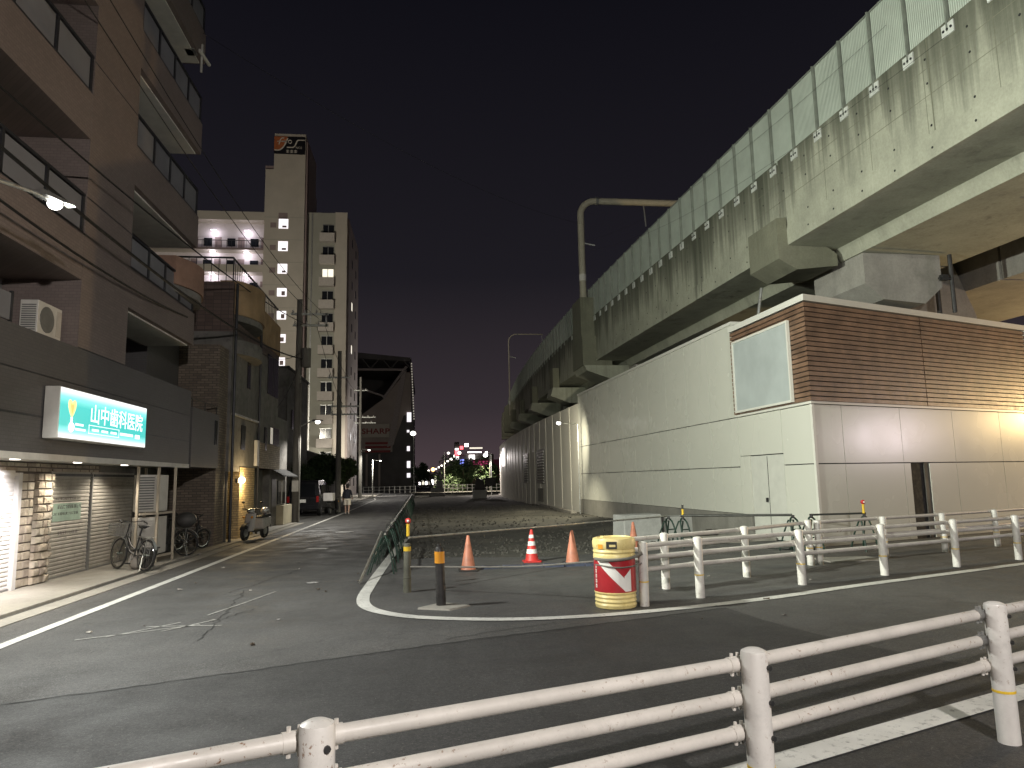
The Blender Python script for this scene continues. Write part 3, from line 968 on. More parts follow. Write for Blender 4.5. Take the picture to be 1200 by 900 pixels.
for z, h, a, b in ((1.28, 0.06, 12.3, 13.0), (1.14, 0.07, 12.1, 12.9), (0.92, 0.07, 12.1, 13.0), (0.76, 0.07, 12.0, 13.0)):
    glyph_row(s1, a, b, z, h)
# downlights in the soffit
for k, (y, p) in enumerate(((10.2, 60), (12.15, 60), (14.2, 34), (16.3, 34))):
    d = MB().lathe([(0.07, 2.215), (0.07, 2.236)], (-6.45, y, 0), 16).build('downlight', 'downlight', apt)
    light('downlight_lamp', 'SPOT', (-6.45, y, 2.19), p * 2.6, (1.0, 0.90, 0.74), apt, 0.05, 130, (-0.18, 0, -1), 0.8)
light('downlight_lamp', 'SPOT', (-6.3, 12.3, 2.1), 420, (1.0, 0.95, 0.97), apt, 0.05, 120, (-0.7, 0.0, -0.7), 0.9)

# lit clinic sign
def clinic_sign():
    x0, x1, y0, y1, z0, z1 = -5.99, -5.75, 11.97, 15.50, 2.54, 3.37
    t = thing('clinic_sign', 'glowing teal and white sign box with white Japanese lettering above the shutters', 'sign', (x0, y0, z0))
    MB().box(x0, y0, z0, x1 - 0.01, y1, z1).build('housing', 'ac_white', t, bevel=0.01)
    m, nt, b = new_mat('sign_face')
    tc = N(nt, 'ShaderNodeTexCoord'); sp = N(nt, 'ShaderNodeSeparateXYZ')
    nt.links.new(tc.outputs['Object'], sp.inputs[0])
    mr = N(nt, 'ShaderNodeMapRange'); mr.inputs[1].default_value = 0; mr.inputs[2].default_value = z1 - z0
    nt.links.new(sp.outputs['Z'], mr.inputs[0])
    c = ramp(nt, mr.outputs[0], [(0.05, (1.0, 1.0, 1.0)), (0.15, (0.30, 0.85, 0.80)), (0.27, (0.035, 0.52, 0.47)), (0.66, (0.04, 0.56, 0.52)), (0.82, (0.25, 0.85, 0.80)), (0.95, (1.0, 1.0, 1.0))])
    nt.links.new(c, b.inputs['Emission Color'])
    b.inputs['Emission Strength'].default_value = 1.25
    b.inputs['Base Color'].default_value = (0.2, 0.3, 0.3, 1)
    b.inputs['Roughness'].default_value = 0.25
    MATS['sign_face'] = m
    f = MB().box(x1 - 0.009, y0 + 0.015, z0 + 0.015, x1, y1 - 0.015, z1 - 0.015).build('face', 'sign_face', t)
    mt = lambda y, z: frame_mtx((x1 + 0.001, y, z), (0, 1, 0), (0, 0, 1))
    text('lettering', '山中歯科医院', 0.36, 'sign_text_white', t, mt(13.0, 2.89), 0.001, 'LEFT', 0.003, 1.07)
    # logo: a yellow tooth-like bloom on a white stem
    h = []
    for k in range(24):
        a = 2 * math.pi * k / 24
        h.append((0.13 * math.sin(a) ** 3 * 1.05, (0.13 * math.cos(a) - 0.05 * math.cos(2 * a) - 0.02 * math.cos(3 * a)) * 1.15))
    MB().extrude([(x1 + 0.002, 12.36 + u, 3.06 + v) for u, v in h], (0.002, 0, 0)).build('logo_bloom', 'sign_logo_yellow', t)
    MB().extrude([(x1 + 0.005, 12.36 + u * 0.45, 3.05 + v * 0.6) for u, v in h], (0.002, 0, 0)).build('logo_heart', 'sign_logo_orange', t)
    MB().extrude([(x1 + 0.002, 12.36 - 0.035, 2.9), (x1 + 0.002, 12.36 + 0.035, 2.9), (x1 + 0.002, 12.36 + 0.02, 2.72), (x1 + 0.002, 12.36 - 0.02, 2.72)], (0.002, 0, 0)).build('logo_stem', 'sign_text_white', t)
    MB().torus((x1 + 0.004, 12.36, 2.74), (1, 0, 0), 0.065, 0.02, 20, 4).build('logo_ring', 'sign_text_white', t)
    mm = MB()
    for (a, b_, z) in ((12.5, 12.78, 2.78), (12.5, 12.86, 2.70)):
        mm.box(x1 + 0.001, a, z, x1 + 0.003, b_, z + 0.035)
    for (a, b_, z, hh) in ((12.98, 14.2, 2.815, 0.01), (12.98, 14.2, 2.675, 0.01), (14.25, 14.85, 2.725, 0.05), (14.95, 15.18, 2.70, 0.08)):
        mm.box(x1 + 0.001, a, z, x1 + 0.003, b_, z + hh)
    for y in (12.98, 14.19):
        mm.box(x1 + 0.001, y, 2.68, x1 + 0.003, y + 0.01, 2.82)
    for y in (13.1, 13.47, 13.84):
        mm.box(x1 + 0.001, y, 2.725, x1 + 0.003, y + 0.26, 2.765)
    mm.build('small_print', 'sign_text_white', t)
    for yy in (12.1, 15.3):
        MB().box(x0 - 0.03, yy, z0 + 0.3, x0 - 0.001, yy + 0.1, z0 + 0.5).build('mount', 'steel_grey', t)
clinic_sign()

# air-conditioner outdoor units on the balconies
def ac_unit():
    t = thing('air_conditioner_unit', 'x', 'air conditioner')
    MB().box(-0.15, -0.38, 0.0, 0.13, 0.38, 0.56).build('casing', 'ac_white', t, bevel=0.012)
    MB().lathe([(0.22, 0.0), (0.22, 0.012)], (0, 0, 0), 18).build('fan_grille', 'ac_vent', t)
    g = t.children[1]
    g.rotation_euler = (0, R(90), 0); g.location = (0.128, -0.1, 0.28)
    MB().box(0.131, 0.2, 0.06, 0.135, 0.36, 0.5).build('side_panel', 'cloth_pale', t)
    m = MB()
    for k in range(12):
        m.box(-0.12, -0.388, 0.06 + k * 0.037, 0.10, -0.381, 0.078 + k * 0.037)
    m.build('vent_slats', 'ac_vent', t)
    MB().box(-0.13, -0.3, -0.06, 0.1, -0.24, -0.001).box(-0.13, 0.24, -0.06, 0.1, 0.3, -0.001).build('feet', 'black_rubber', t)
    return t
acp = ac_unit()
ac_spots = [((-6.38, 12.5, 4.25), 'white air conditioner unit hanging behind the low second-floor parapet', 0),
            ((-6.85, 10.8, 4.78), 'air conditioner unit high behind the pale second-floor screen', 0),
            ((-6.75, 16.1, 4.3), 'air conditioner unit behind the second-floor opening nearest the wooden-looking bay', 0),
            ((-6.95, 15.5, 9.0), 'air conditioner unit on the balcony with hanging laundry', 0),
            ((-6.95, 11.6, 9.4), 'air conditioner unit on the upper balcony left of the tiled pier', 0),
            ((-6.85, 16.0, 6.5), 'air conditioner unit on the balcony above the rounded one', 0),
            ((-6.95, 15.5, 11.6), 'air conditioner unit on the topmost visible balcony', 0)]
for i, (p, lab, rz) in enumerate(ac_spots):
    if i == 0:
        acp.location = p; acp['label'] = lab; acp['group'] = 'air conditioner units on the apartment balconies'
    else:
        dup(acp, p, rz, lab, 'air conditioner units on the apartment balconies')
for (y, z, lab) in ((15.55, 9.65, 'pale laundry hanging on the balcony below the top one'), (16.3, 12.3, 'pale laundry hanging on the topmost visible balcony')):
    t = thing('laundry', lab, 'laundry', (-6.7, y, z))
    MB().cyl((-6.7, y - 0.3, z + 0.55), (-6.7, y + 0.6, z + 0.55), 0.015, n=6).build('drying_pole', 'galvanised', t)
    for k in range(3):
        a = y - 0.2 + k * 0.24
        MB().hexa([(-6.71, a, z - 0.1 * k), (-6.69, a, z - 0.1 * k), (-6.67, a + 0.17, z - 0.1 * k), (-6.72, a + 0.17, z - 0.1 * k), (-6.71, a, z + 0.53), (-6.69, a, z + 0.53), (-6.69, a + 0.16, z + 0.53), (-6.71, a + 0.16, z + 0.53)]).build('garment', 'cloth_pale', t)

# steel frame with stacked outdoor units beside the shutters
t = thing('unit_rack', 'beige steel rack with stacked outdoor units beside the shutters', 'rack', (-6.2, 17.4, 0.05))
for (x, y) in ((-6.35, 16.82), (-6.08, 17.28), (-5.98, 18.08), (-6.7, 18.2)):
    MB().box(x - 0.025, y - 0.025, 0.05, x + 0.025, y + 0.025, 2.2).build('upright', 'frame_beige', t)
for z in (0.16, 1.12):
    MB().hexa([(-6.33, 16.85, z), (-6.29, 16.85, z), (-6.06, 17.26, z), (-6.1, 17.26, z), (-6.33, 16.85, z + 0.05), (-6.29, 16.85, z + 0.05), (-6.06, 17.26, z + 0.05), (-6.1, 17.26, z + 0.05)]).build('rail', 'frame_beige', t)
    MB().hexa([(-6.09, 17.3, z), (-6.05, 17.3, z), (-5.97, 18.06, z), (-6.01, 18.06, z), (-6.09, 17.3, z + 0.05), (-6.05, 17.3, z + 0.05), (-5.97, 18.06, z + 0.05), (-6.01, 18.06, z + 0.05)]).build('rail', 'frame_beige', t)
    u = MB().hexa([(-6.42, 16.95, z + 0.06), (-6.14, 17.32, z + 0.06), (-6.1, 17.98, z + 0.06), (-6.7, 17.5, z + 0.06), (-6.42, 16.95, z + 0.9), (-6.14, 17.32, z + 0.9), (-6.1, 17.98, z + 0.9), (-6.7, 17.5, z + 0.9)]).build('outdoor_unit', 'ac_white', t, bevel=0.015)
    gm = MB()
    for k in range(13):
        zz = z + 0.12 + k * 0.058
        gm.hexa([(-6.405, 16.945, zz), (-6.395, 16.94, zz), (-6.16, 17.26, zz), (-6.17, 17.28, zz), (-6.405, 16.945, zz + 0.03), (-6.395, 16.94, zz + 0.03), (-6.16, 17.26, zz + 0.03), (-6.17, 17.28, zz + 0.03)])
    gm.build('vent_slats', 'soffit_white' if z < 1 else 'ac_vent', u)
    for k in range(2):
        fm = MB().lathe([(0.17, 0), (0.17, 0.015)], (0, 0, 0), 18).build('fan_grille', 'ac_vent', u)
        fm.rotation_euler = (0, R(90), R(-5)); fm.location = Vector((-6.112, 17.66, z + 0.27 + k * 0.42)) - Vector((-6.2, 17.4, 0.05))

# ------------------------------------------------------------------ low house with the overhanging bay, then the three-storey house
t = thing('bay_house', 'low dark house with an overhanging tiled bay beside the apartment block', 'house', (-6.0, 20.3, 0))
MB().box(-12, 19.2, 2.24, -6.0, 21.62, 3.78).build('bay', 'tile_grey', t)
MB().box(-12, 19.2, 0.03, -7.4, 22.7, 2.239).build('wall', 'house_dark', t)
MB().box(-12, 19.22, 3.781, -7.2, 22.7, 6.1).build('upper_wall', 'tile_grey', t)
MB().box(-7.39, 21.63, 0.03, -6.05, 22.6, 5.9).build('brick_pier', 'brick_shade', t)
MB().box(-6.06, 21.2, 2.9, -5.98, 21.42, 3.6).build('slit_window', 'window_dark', t)
for y in (19.3, 20.4, 21.5):
    MB().cyl((-6.05, y, 3.79), (-6.05, y, 4.02), 0.015, n=6).build('rail_post', 'steel_dark', t)
MB().cyl((-6.05, 19.25, 4.02), (-6.05, 21.6, 4.02), 0.02, n=6).build('handrail', 'steel_dark', t)
d = MB().box(-7.41, 19.6, 0.05, -7.37, 20.45, 2.05).build('door', 'door_dark', t)
MB().ball((-7.35, 20.38, 1.0), 0.03).build('door_knob', 'steel_grey', d)

h2 = thing('tiled_house', 'narrow three-storey house with ochre rounded parapets and a lit brick entrance', 'house', (-6.0, 26.4, 0))
MB().box(-13, 22.82, 2.33, -6.02, 30.0, 6.55).build('wall', 'render_grey', h2)
MB().box(-13, 22.80, 6.551, -6.03, 30.01, 8.15).build('upper_wall', 'tile_dark', h2)
MB().box(-13, 22.81, 0.03, -7.1, 29.98, 2.329).build('ground_wall', 'house_dark', h2)
# ochre parapets: one bowed out over the street, one straight
bow = [(-6.02 + 0.55 * math.sin(math.pi * k / 14) ** 0.7, 23.0 + 2.9 * k / 14) for k in range(15)]
MB().prism(bow + [(-6.5, 25.9), (-6.5, 23.0)], 7.15, 8.25).build('bowed_parapet', 'parapet_ochre', h2, smooth=True)
MB().prism([(x - 0.06, y) for x, y in bow] + [(-6.5, 25.85), (-6.5, 23.05)], 6.95, 7.148).build('bow_soffit', 'render_grey', h2)
MB().box(-6.5, 26.15, 7.0, -5.99, 29.98, 8.22).build('parapet', 'parapet_ochre', h2)
bow2 = [(-6.02 + 0.5 * math.sin(math.pi * k / 14) ** 0.7, 23.1 + 2.7 * k / 14) for k in range(15)]
MB().prism(bow2 + [(-6.5, 25.8), (-6.5, 23.1)], 5.9, 6.35).build('bowed_ledge', 'render_grey', h2, smooth=True)
w = MB().box(-6.06, 27.9, 5.2, -5.995, 29.8, 6.75).build('window', 'window_dark', h2)
MB().box(-6.0, 28.82, 5.2, -5.985, 28.88, 6.75).build('window_frame', 'alu_dark', w)
MB().box(-6.05, 24.8, 5.0, -5.995, 25.2, 6.0).build('window', 'window_dark', h2)
w = MB().box(-6.05, 24.2, 2.9, -5.99, 24.7, 3.7).build('window', 'window_dark', h2)
MB().box(-6.0, 22.9, 3.92, -5.9, 26.2, 3.98).build('balcony_rail', 'galvanised', h2)
# first-floor bay of pale brick with a lit window
MB().box(-6.8, 26.5, 2.33, -5.90, 29.95, 3.25).build('brick_bay', 'brick_tan', h2)
MB().box(-6.8, 26.5, 3.251, -5.95, 28.2, 3.95).build('brick_bay', 'render_grey', h2)
w = MB().box(-6.3, 28.21, 3.27, -5.93, 29.9, 3.95).build('bay_window', 'window_dark', h2)
MB().box(-5.94, 28.25, 3.3, -5.915, 28.62, 3.92).build('curtain', 'lit_dim', w)
MB().box(-6.1, 27.2, 3.0, -5.89, 27.5, 3.85).build('slit_window', 'window_dark', h2)
# entrance: yellow brick pier, dark door in the recess, drain pipes
MB().box(-7.1, 24.15, 0.03, -6.0, 26.15, 2.328).build('brick_pier', 'brick_yellow', h2)
MB().box(-7.1, 22.83, 2.18, -6.02, 24.149, 2.327).build('entrance_soffit', 'render_grey', h2)
d = MB().box(-7.09, 23.05, 0.05, -7.04, 24.0, 2.12).build('door', 'door_dark', h2)
MB().box(-7.04, 23.15, 0.9, -6.99, 23.2, 1.3).build('door_handle', 'galvanised', d)
MB().box(-6.6, 22.84, 0.03, -6.05, 22.95, 2.17).build('door_jamb', 'house_dark', h2)
for y in (22.88, 26.32):
    MB().cyl((-5.93, y, 0.03), (-5.93, y, 8.1), 0.045, n=8).build('drain_pipe', 'alu_dark', h2)
MB().box(-5.99, 25.95, 2.4, -5.88, 26.25, 3.3).build('meter_box', 'ac_white', h2)
MB().box(-6.9, 26.4, 0.03, -6.55, 29.95, 2.325).build('shopfront', 'house_dark', h2)
w = MB().box(-6.56, 26.6, 0.1, -6.52, 28.0, 2.1).build('glass_door', 'window_dark', h2)
MB().box(-6.53, 27.28, 0.1, -6.5, 27.33, 2.1).build('door_frame', 'alu_dark', w)
# roof railing
for k in range(9):
    y = 19.7 + k * 0.0
ra = MB()
for k in range(12):
    ra.cyl((-8.6 + k * 0.23, 22.9, 8.15), (-8.6 + k * 0.23, 22.9, 8.95), 0.012, n=5)
for k in range(26):
    ra.cyl((-6.1, 22.95 + k * 0.27, 8.2), (-6.1, 22.95 + k * 0.27, 8.95), 0.012, n=5)
ra.cyl((-8.7, 22.9, 8.97), (-6.08, 22.9, 8.97), 0.03, n=6).cyl((-6.1, 22.9, 8.97), (-6.1, 29.9, 8.97), 0.03, n=6)
ra.build('roof_railing', 'alu_dark', h2)
wl_ = thing('entrance_lamp', 'small warm lamp glowing on the yellow brick entrance', 'lamp', (-6.0, 23.75, 1.9))
MB().box(-6.03, 23.72, 1.82, -5.95, 23.84, 1.95).build('bracket', 'steel_dark', wl_)
MB().ball((-5.84, 23.78, 1.9), 0.11, 12, 8).build('globe', 'lamp_warm', wl_)
light('entrance_bulb', 'POINT', (-5.68, 24.3, 1.82), 80, (1.0, 0.74, 0.38), wl_, 0.08)

# small shop with a dark awning before the utility pole
t = thing('awning_house', 'small dark shopfront with a slanted awning before the utility pole', 'house', (-6.1, 31.8, 0))
MB().box(-12, 30.05, 0.03, -6.3, 33.6, 4.6).build('wall', 'render_grey', t)
MB().box(-12, 30.06, 4.601, -6.8, 33.6, 7.6).build('upper_wall', 'house_dark', t)
MB().hexa([(-6.3, 30.1, 2.35), (-5.75, 30.1, 2.05), (-5.75, 33.4, 2.05), (-6.3, 33.4, 2.35), (-6.3, 30.1, 2.40), (-5.75, 30.1, 2.1), (-5.75, 33.4, 2.1), (-6.3, 33.4, 2.40)]).build('awning', 'void', t)
w = MB().box(-6.31, 31.6, 0.9, -6.26, 33.2, 1.9).build('window', 'window_dark', t)
MB().box(-6.265, 32.35, 0.9, -6.24, 32.42, 1.9).build('window_frame', 'galvanised', w)
MB().box(-6.31, 30.4, 0.05, -6.27, 31.3, 2.0).build('door', 'door_dark', t)
MB().box(-6.3, 31.5, 0.05, -6.0, 33.4, 0.85).build('low_wall', 'render_cream', t)

# houses and trees behind the parking space
t = thing('parking_house', 'pale low house with small lit windows behind the black van', 'house', (-9, 58, 0))
MB().box(-17, 58, -0.1, -7.6, 66, 3.6).build('wall', 'render_grey', t)
MB().extrude([(-17.4, 57.6, 3.6), (-7.2, 57.6, 3.6), (-12.3, 57.6, 5.3)], (0, 8.8, 0)).build('roof', 'house_dark', t)
for x in (-11.3, -9.3):
    MB().box(x, 57.95, 1.3, x + 0.9, 57.99, 2.2).build('window', 'lit_dim', t)
t = thing('grey_house', 'dim grey house wall standing behind the awning shop', 'house', (-9, 45, 0))
MB().box(-16, 44.5, -0.1, -8.4, 52, 8.8).build('wall', 'render_grey', t)
MB().box(-8.41, 46, 5.2, -8.36, 47.2, 6.4).build('window', 'window_dark', t)
MB().box(-11, 44.46, 5.0, -9.6, 44.49, 6.3).build('window', 'window_dark', t)
MB().box(-16.1, 44.4, 8.801, -8.3, 52.1, 8.95).build('roof', 'house_dark', t)

# ------------------------------------------------------------------ poles, lamps and wires
def utility_pole(loc, h, label, arms, lamp=None):
    x, y, _ = loc
    t = thing('utility_pole', label, 'utility pole', loc, 'utility poles on the left side of the street')
    MB().cyl((x, y, -0.2), (x, y, h), 0.19, 0.12, 14).build('pole', 'pole_concrete', t, smooth=True)
    for (z, x0, x1) in arms:
        a = MB().box(x + x0, y - 0.05, z, x + x1, y + 0.05, z + 0.09).build('crossarm', 'bracket_plate', t)
        k = x0 + 0.1
        while k < x1:
            MB().lathe([(0.02, 0), (0.05, 0.03), (0.035, 0.08), (0.05, 0.12), (0.02, 0.17)], (x + k, y, z + 0.09), 8).build('insulator', 'ac_white', a)
            k += 0.55
    return t
p1 = utility_pole((-5.97, 34.17, 0), 10.5, 'tall concrete utility pole with two pale crossarms beside the awning shop', [(9.75, -0.4, 1.35), (9.2, -0.3, 1.35)])
MB().box(-4.75, 34.12, 9.2, -4.67, 34.2, 9.85).build('arm_brace', 'galvanised', p1)
MB().cyl((-5.6, 34.05, 7.2), (-5.6, 34.05, 8.1), 0.22, n=12).build('transformer', 'pole_concrete', p1)
MB().cyl((-5.8, 34.0, 0.0), (-5.8, 34.0, 6.4), 0.04, n=8).build('cable_duct', 'pole_concrete', p1)
MB().box(-6.12, 33.96, 1.4, -5.82, 34.0, 1.9).build('notice_plate', 'ac_white', p1)
utility_pole((-5.3, 44.6, 0), 9.9, 'thin utility pole beyond the walking person, in front of the tower', [(8.2, -0.7, 0.7), (6.4, -0.5, 1.2), (5.9, -0.5, 1.1)])
utility_pole((-6.9, 77, 0), 13, 'far utility pole with white crossarms beside the stadium', [(11.5, -0.7, 0.7), (8.6, -0.4, 1.6), (8.0, -0.6, 1.6)])

def street_lamp(label, base, head, z_pole, strength, colr, mm='lamp_led', aim=(0, 0, -1), spot=165, group=None, size=0.16, pole_r=0.06, hide_pole=False):
    t = thing('street_lamp', label, 'street lamp', base, group)
    bx, by, bz = base
    hx, hy, hz = head
    if not hide_pole:
        MB().cyl((bx, by, bz - 0.1), (bx, by, z_pole), pole_r, pole_r * 0.7, 10).build('pole', 'galvanised', t, smooth=True)
    pts = [(bx + (hx - bx) * k / 8, by + (hy - by) * k / 8, z_pole - 0.02 + (hz + 0.06 - z_pole) * math.sin(k / 8 * math.pi / 2)) for k in range(9)]
    MB().tube(pts, 0.028, 8).build('arm', 'galvanised', t, smooth=True)
    dx, dy = hx - bx, hy - by
    L = math.hypot(dx, dy) or 1
    dx, dy = dx / L, dy / L
    hb = MB()
    for (u0, u1, w, z0, z1) in ((-0.18, 0.30, 0.11, 0.03, 0.11),):
        P = lambda u, v, z: (hx + dx * u - dy * v, hy + dy * u + dx * v, hz + z)
        hb.hexa([P(u0, -w, z0), P(u1, -w * 0.7, z0), P(u1, w * 0.7, z0), P(u0, w, z0), P(u0, -w * 0.6, z1), P(u1, -w * 0.4, z1 - 0.03), P(u1, w * 0.4, z1 - 0.03), P(u0, w * 0.6, z1)])
    hb.build('head', 'steel_grey', t)
    MB().ball((hx + dx * 0.06, hy + dy * 0.06, hz - 0.01), size * 0.7, 12, 8, 0.8).build('lens', mm, t)
    light('lamp_light', 'SPOT', (hx + dx * 0.06 + Vector(aim).normalized().x * size * 0.8, hy + dy * 0.06 + Vector(aim).normalized().y * size * 0.8, hz - 0.05 - size * 0.6), strength, colr, t, size * 0.5, spot, aim, 0.5)
    return t
# lamps seen in the picture
t = street_lamp('bright street lamp on an arm in front of the apartment block', (-5.55, 8.1, 0), (-4.9, 9.62, 5.5), 5.4, 2300, (0.98, 1.0, 0.95), aim=(0.75, 0.15, -0.75), spot=140, size=0.13, pole_r=0.09)
light('lamp_light', 'SPOT', (-4.75, 9.75, 5.45), 7500, (0.95, 1.0, 0.85), t, 0.1, 128, (0.90, 0.42, 0.33), 0.6)
t = street_lamp('street lamp reaching out from the tall utility pole', (-5.85, 34.1, 4.3), (-5.05, 33.9, 4.6), 4.4, 900, (1.0, 0.96, 0.88), aim=(0.35, 0.0, -1), hide_pole=True)
t = street_lamp('lamp on a bent arm above the pale site wall', (8.15, 37.6, -0.2), (6.64, 35.0, 4.52), 4.7, 1500, (1.0, 0.93, 0.70), aim=(-0.45, 0.1, -1), spot=128, pole_r=0.045)
light('lamp_light', 'SPOT', (6.72, 35.25, 4.35), 1500, (1.0, 0.93, 0.72), t, 0.08, 100, (0.12, 1, -0.22), 0.9)
street_lamp('far lamp nearer the tower on the left pavement', (-6.75, 77.0, 0.1), (-5.9, 75.6, 5.1), 5.3, 900, (1.0, 0.95, 0.85))
street_lamp('far lamp in front of the dark stadium wall', (-6.4, 88.0, 0.1), (-5.45, 87.0, 4.3), 4.5, 5000, (1.0, 0.93, 0.82), aim=(-0.1, 1, -0.15), spot=130)
street_lamp('tall white lamp at the stadium corner', (-2.1, 128, 0), (-2.2, 127, 10.2), 10.3, 9000, (1.0, 0.95, 0.92), 'lamp_far', aim=(-0.9, -0.7, 0.15), spot=120, size=0.7)
street_lamp('lamp standing where the site wall ends', (8.3, 91, -0.2), (7.6, 90.6, 4.9), 5.1, 2600, (1.0, 0.90, 0.86), aim=(0.1, -0.4, -1), size=0.4)
# lamps of the crossing that stand outside the picture (they cast the fence shadows and light the walls), plus two added fill lamps
street_lamp('white lamp of the crossing standing behind the viewer', (3.3, -5.4, 0), (2.7, -4.8, 6.3), 6.4, 4400, (1.0, 0.935, 0.89), aim=(0.15, 0.55, -0.55), spot=170, size=0.24, pole_r=0.09)
street_lamp('added greenish floodlight out of view on the near left pavement beside the viewer', (-5.6, 2.6, 0), (-5.2, 3.5, 9.4), 9.5, 3200, (0.95, 1.0, 0.85), 'lamp_green', aim=(0.856, 0.514, -0.02), spot=96, size=0.3, pole_r=0.1)  # added unseen floodlight, extra greenish light for the farther viaduct faces
street_lamp('yellow lamp on the side road beside the clad building', (31.2, 19.8, 0), (30.6, 20.1, 4.4), 4.6, 5800, (1.0, 0.70, 0.32), 'lamp_sodium', aim=(-0.95, 0.1, -0.1), spot=140, size=0.3, pole_r=0.09)
street_lamp('white lamp further along the side road', (31.8, 11.8, 0), (31.0, 12.1, 3.95), 4.2, 1500, (1.0, 0.84, 0.90), aim=(-1, 0.25, -0.12), spot=130, size=0.6, pole_r=0.07)

street_lamp('added fill lamp hidden behind the houses to light the tower front', (-20, 53, 0), (-20, 54, 9.6), 9.8, 21000, (1.0, 0.92, 0.78), aim=(0.0, 1, 0.5), spot=120, size=0.3, pole_r=0.1)  # unseen lamp put in to brighten the tower front
def wire(a, b, sag, label, r=0.012, n=18):
    pts = []
    a, b = Vector(a), Vector(b)
    for k in range(n + 1):
        t_ = k / n
        p = a.lerp(b, t_)
        p.z -= sag * 4 * t_ * (1 - t_)
        pts.append(p)
    o = MB().tube(pts, r, 5).build('overhead_wire', 'wire_black')
    return tag(o, label, 'wire', 'overhead wires')
wire((-6.0, 18.8, 14.0), (9.4, 39.5, 16.6), 0.8, 'single thin wire crossing the sky from the apartment roof to the bent mast', 0.006)
wire((-5.0, 34.17, 9.95), (-4.9, 44.6, 8.4), 0.3, 'upper wire from the tall pole to the thin pole')
wire((-5.2, 34.17, 9.4), (-5.1, 44.6, 6.6), 0.35, 'middle wire from the tall pole to the thin pole')
wire((-5.0, 44.6, 8.4), (-6.4, 77, 11.7), 0.7, 'upper wire from the thin pole to the far pole')
wire((-4.7, 44.6, 6.5), (-5.6, 77, 8.7), 0.7, 'lower wire from the thin pole to the far pole')
wire((-5.55, 2, 6.7), (-5.75, 34.1, 7.6), 0.9, 'thick low cable running past the balconies to the tall pole', 0.03)
wire((-5.65, 2, 7.0), (-5.7, 34.1, 9.3), 0.6, 'higher cable running past the balconies to the tall pole', 0.018)
wire((-5.5, 2, 6.3), (-6.0, 18.5, 6.0), 0.5, 'sagging cable along the lower balcony band', 0.022)
wire((-5.9, 34.1, 7.9), (-6.05, 24.0, 6.6), 0.5, 'service wire from the tall pole to the ochre parapet house', 0.014)
wire((-5.9, 34.1, 7.4), (-6.05, 29.0, 4.6), 0.35, 'service wire from the tall pole to the pale brick bay', 0.012)
wire((-4.9, 34.17, 9.9), (-5.4, 2.0, 11.2), 1.1, 'upper power line running from the tall pole past the balconies', 0.010)
wire((-4.75, 34.17, 9.35), (-5.2, 2.0, 10.2), 1.2, 'lower power line running from the tall pole past the balconies', 0.010)
wire((9.5, 39.4, 15.6), (10.6, 14.0, 12.0), 0.9, 'thin wire dropping from the bent mast along the noise barrier', 0.004)
wire((9.5, 39.4, 15.0), (10.4, 12.0, 10.4), 0.9, 'second thin wire dropping from the bent mast across the viaduct face', 0.004)

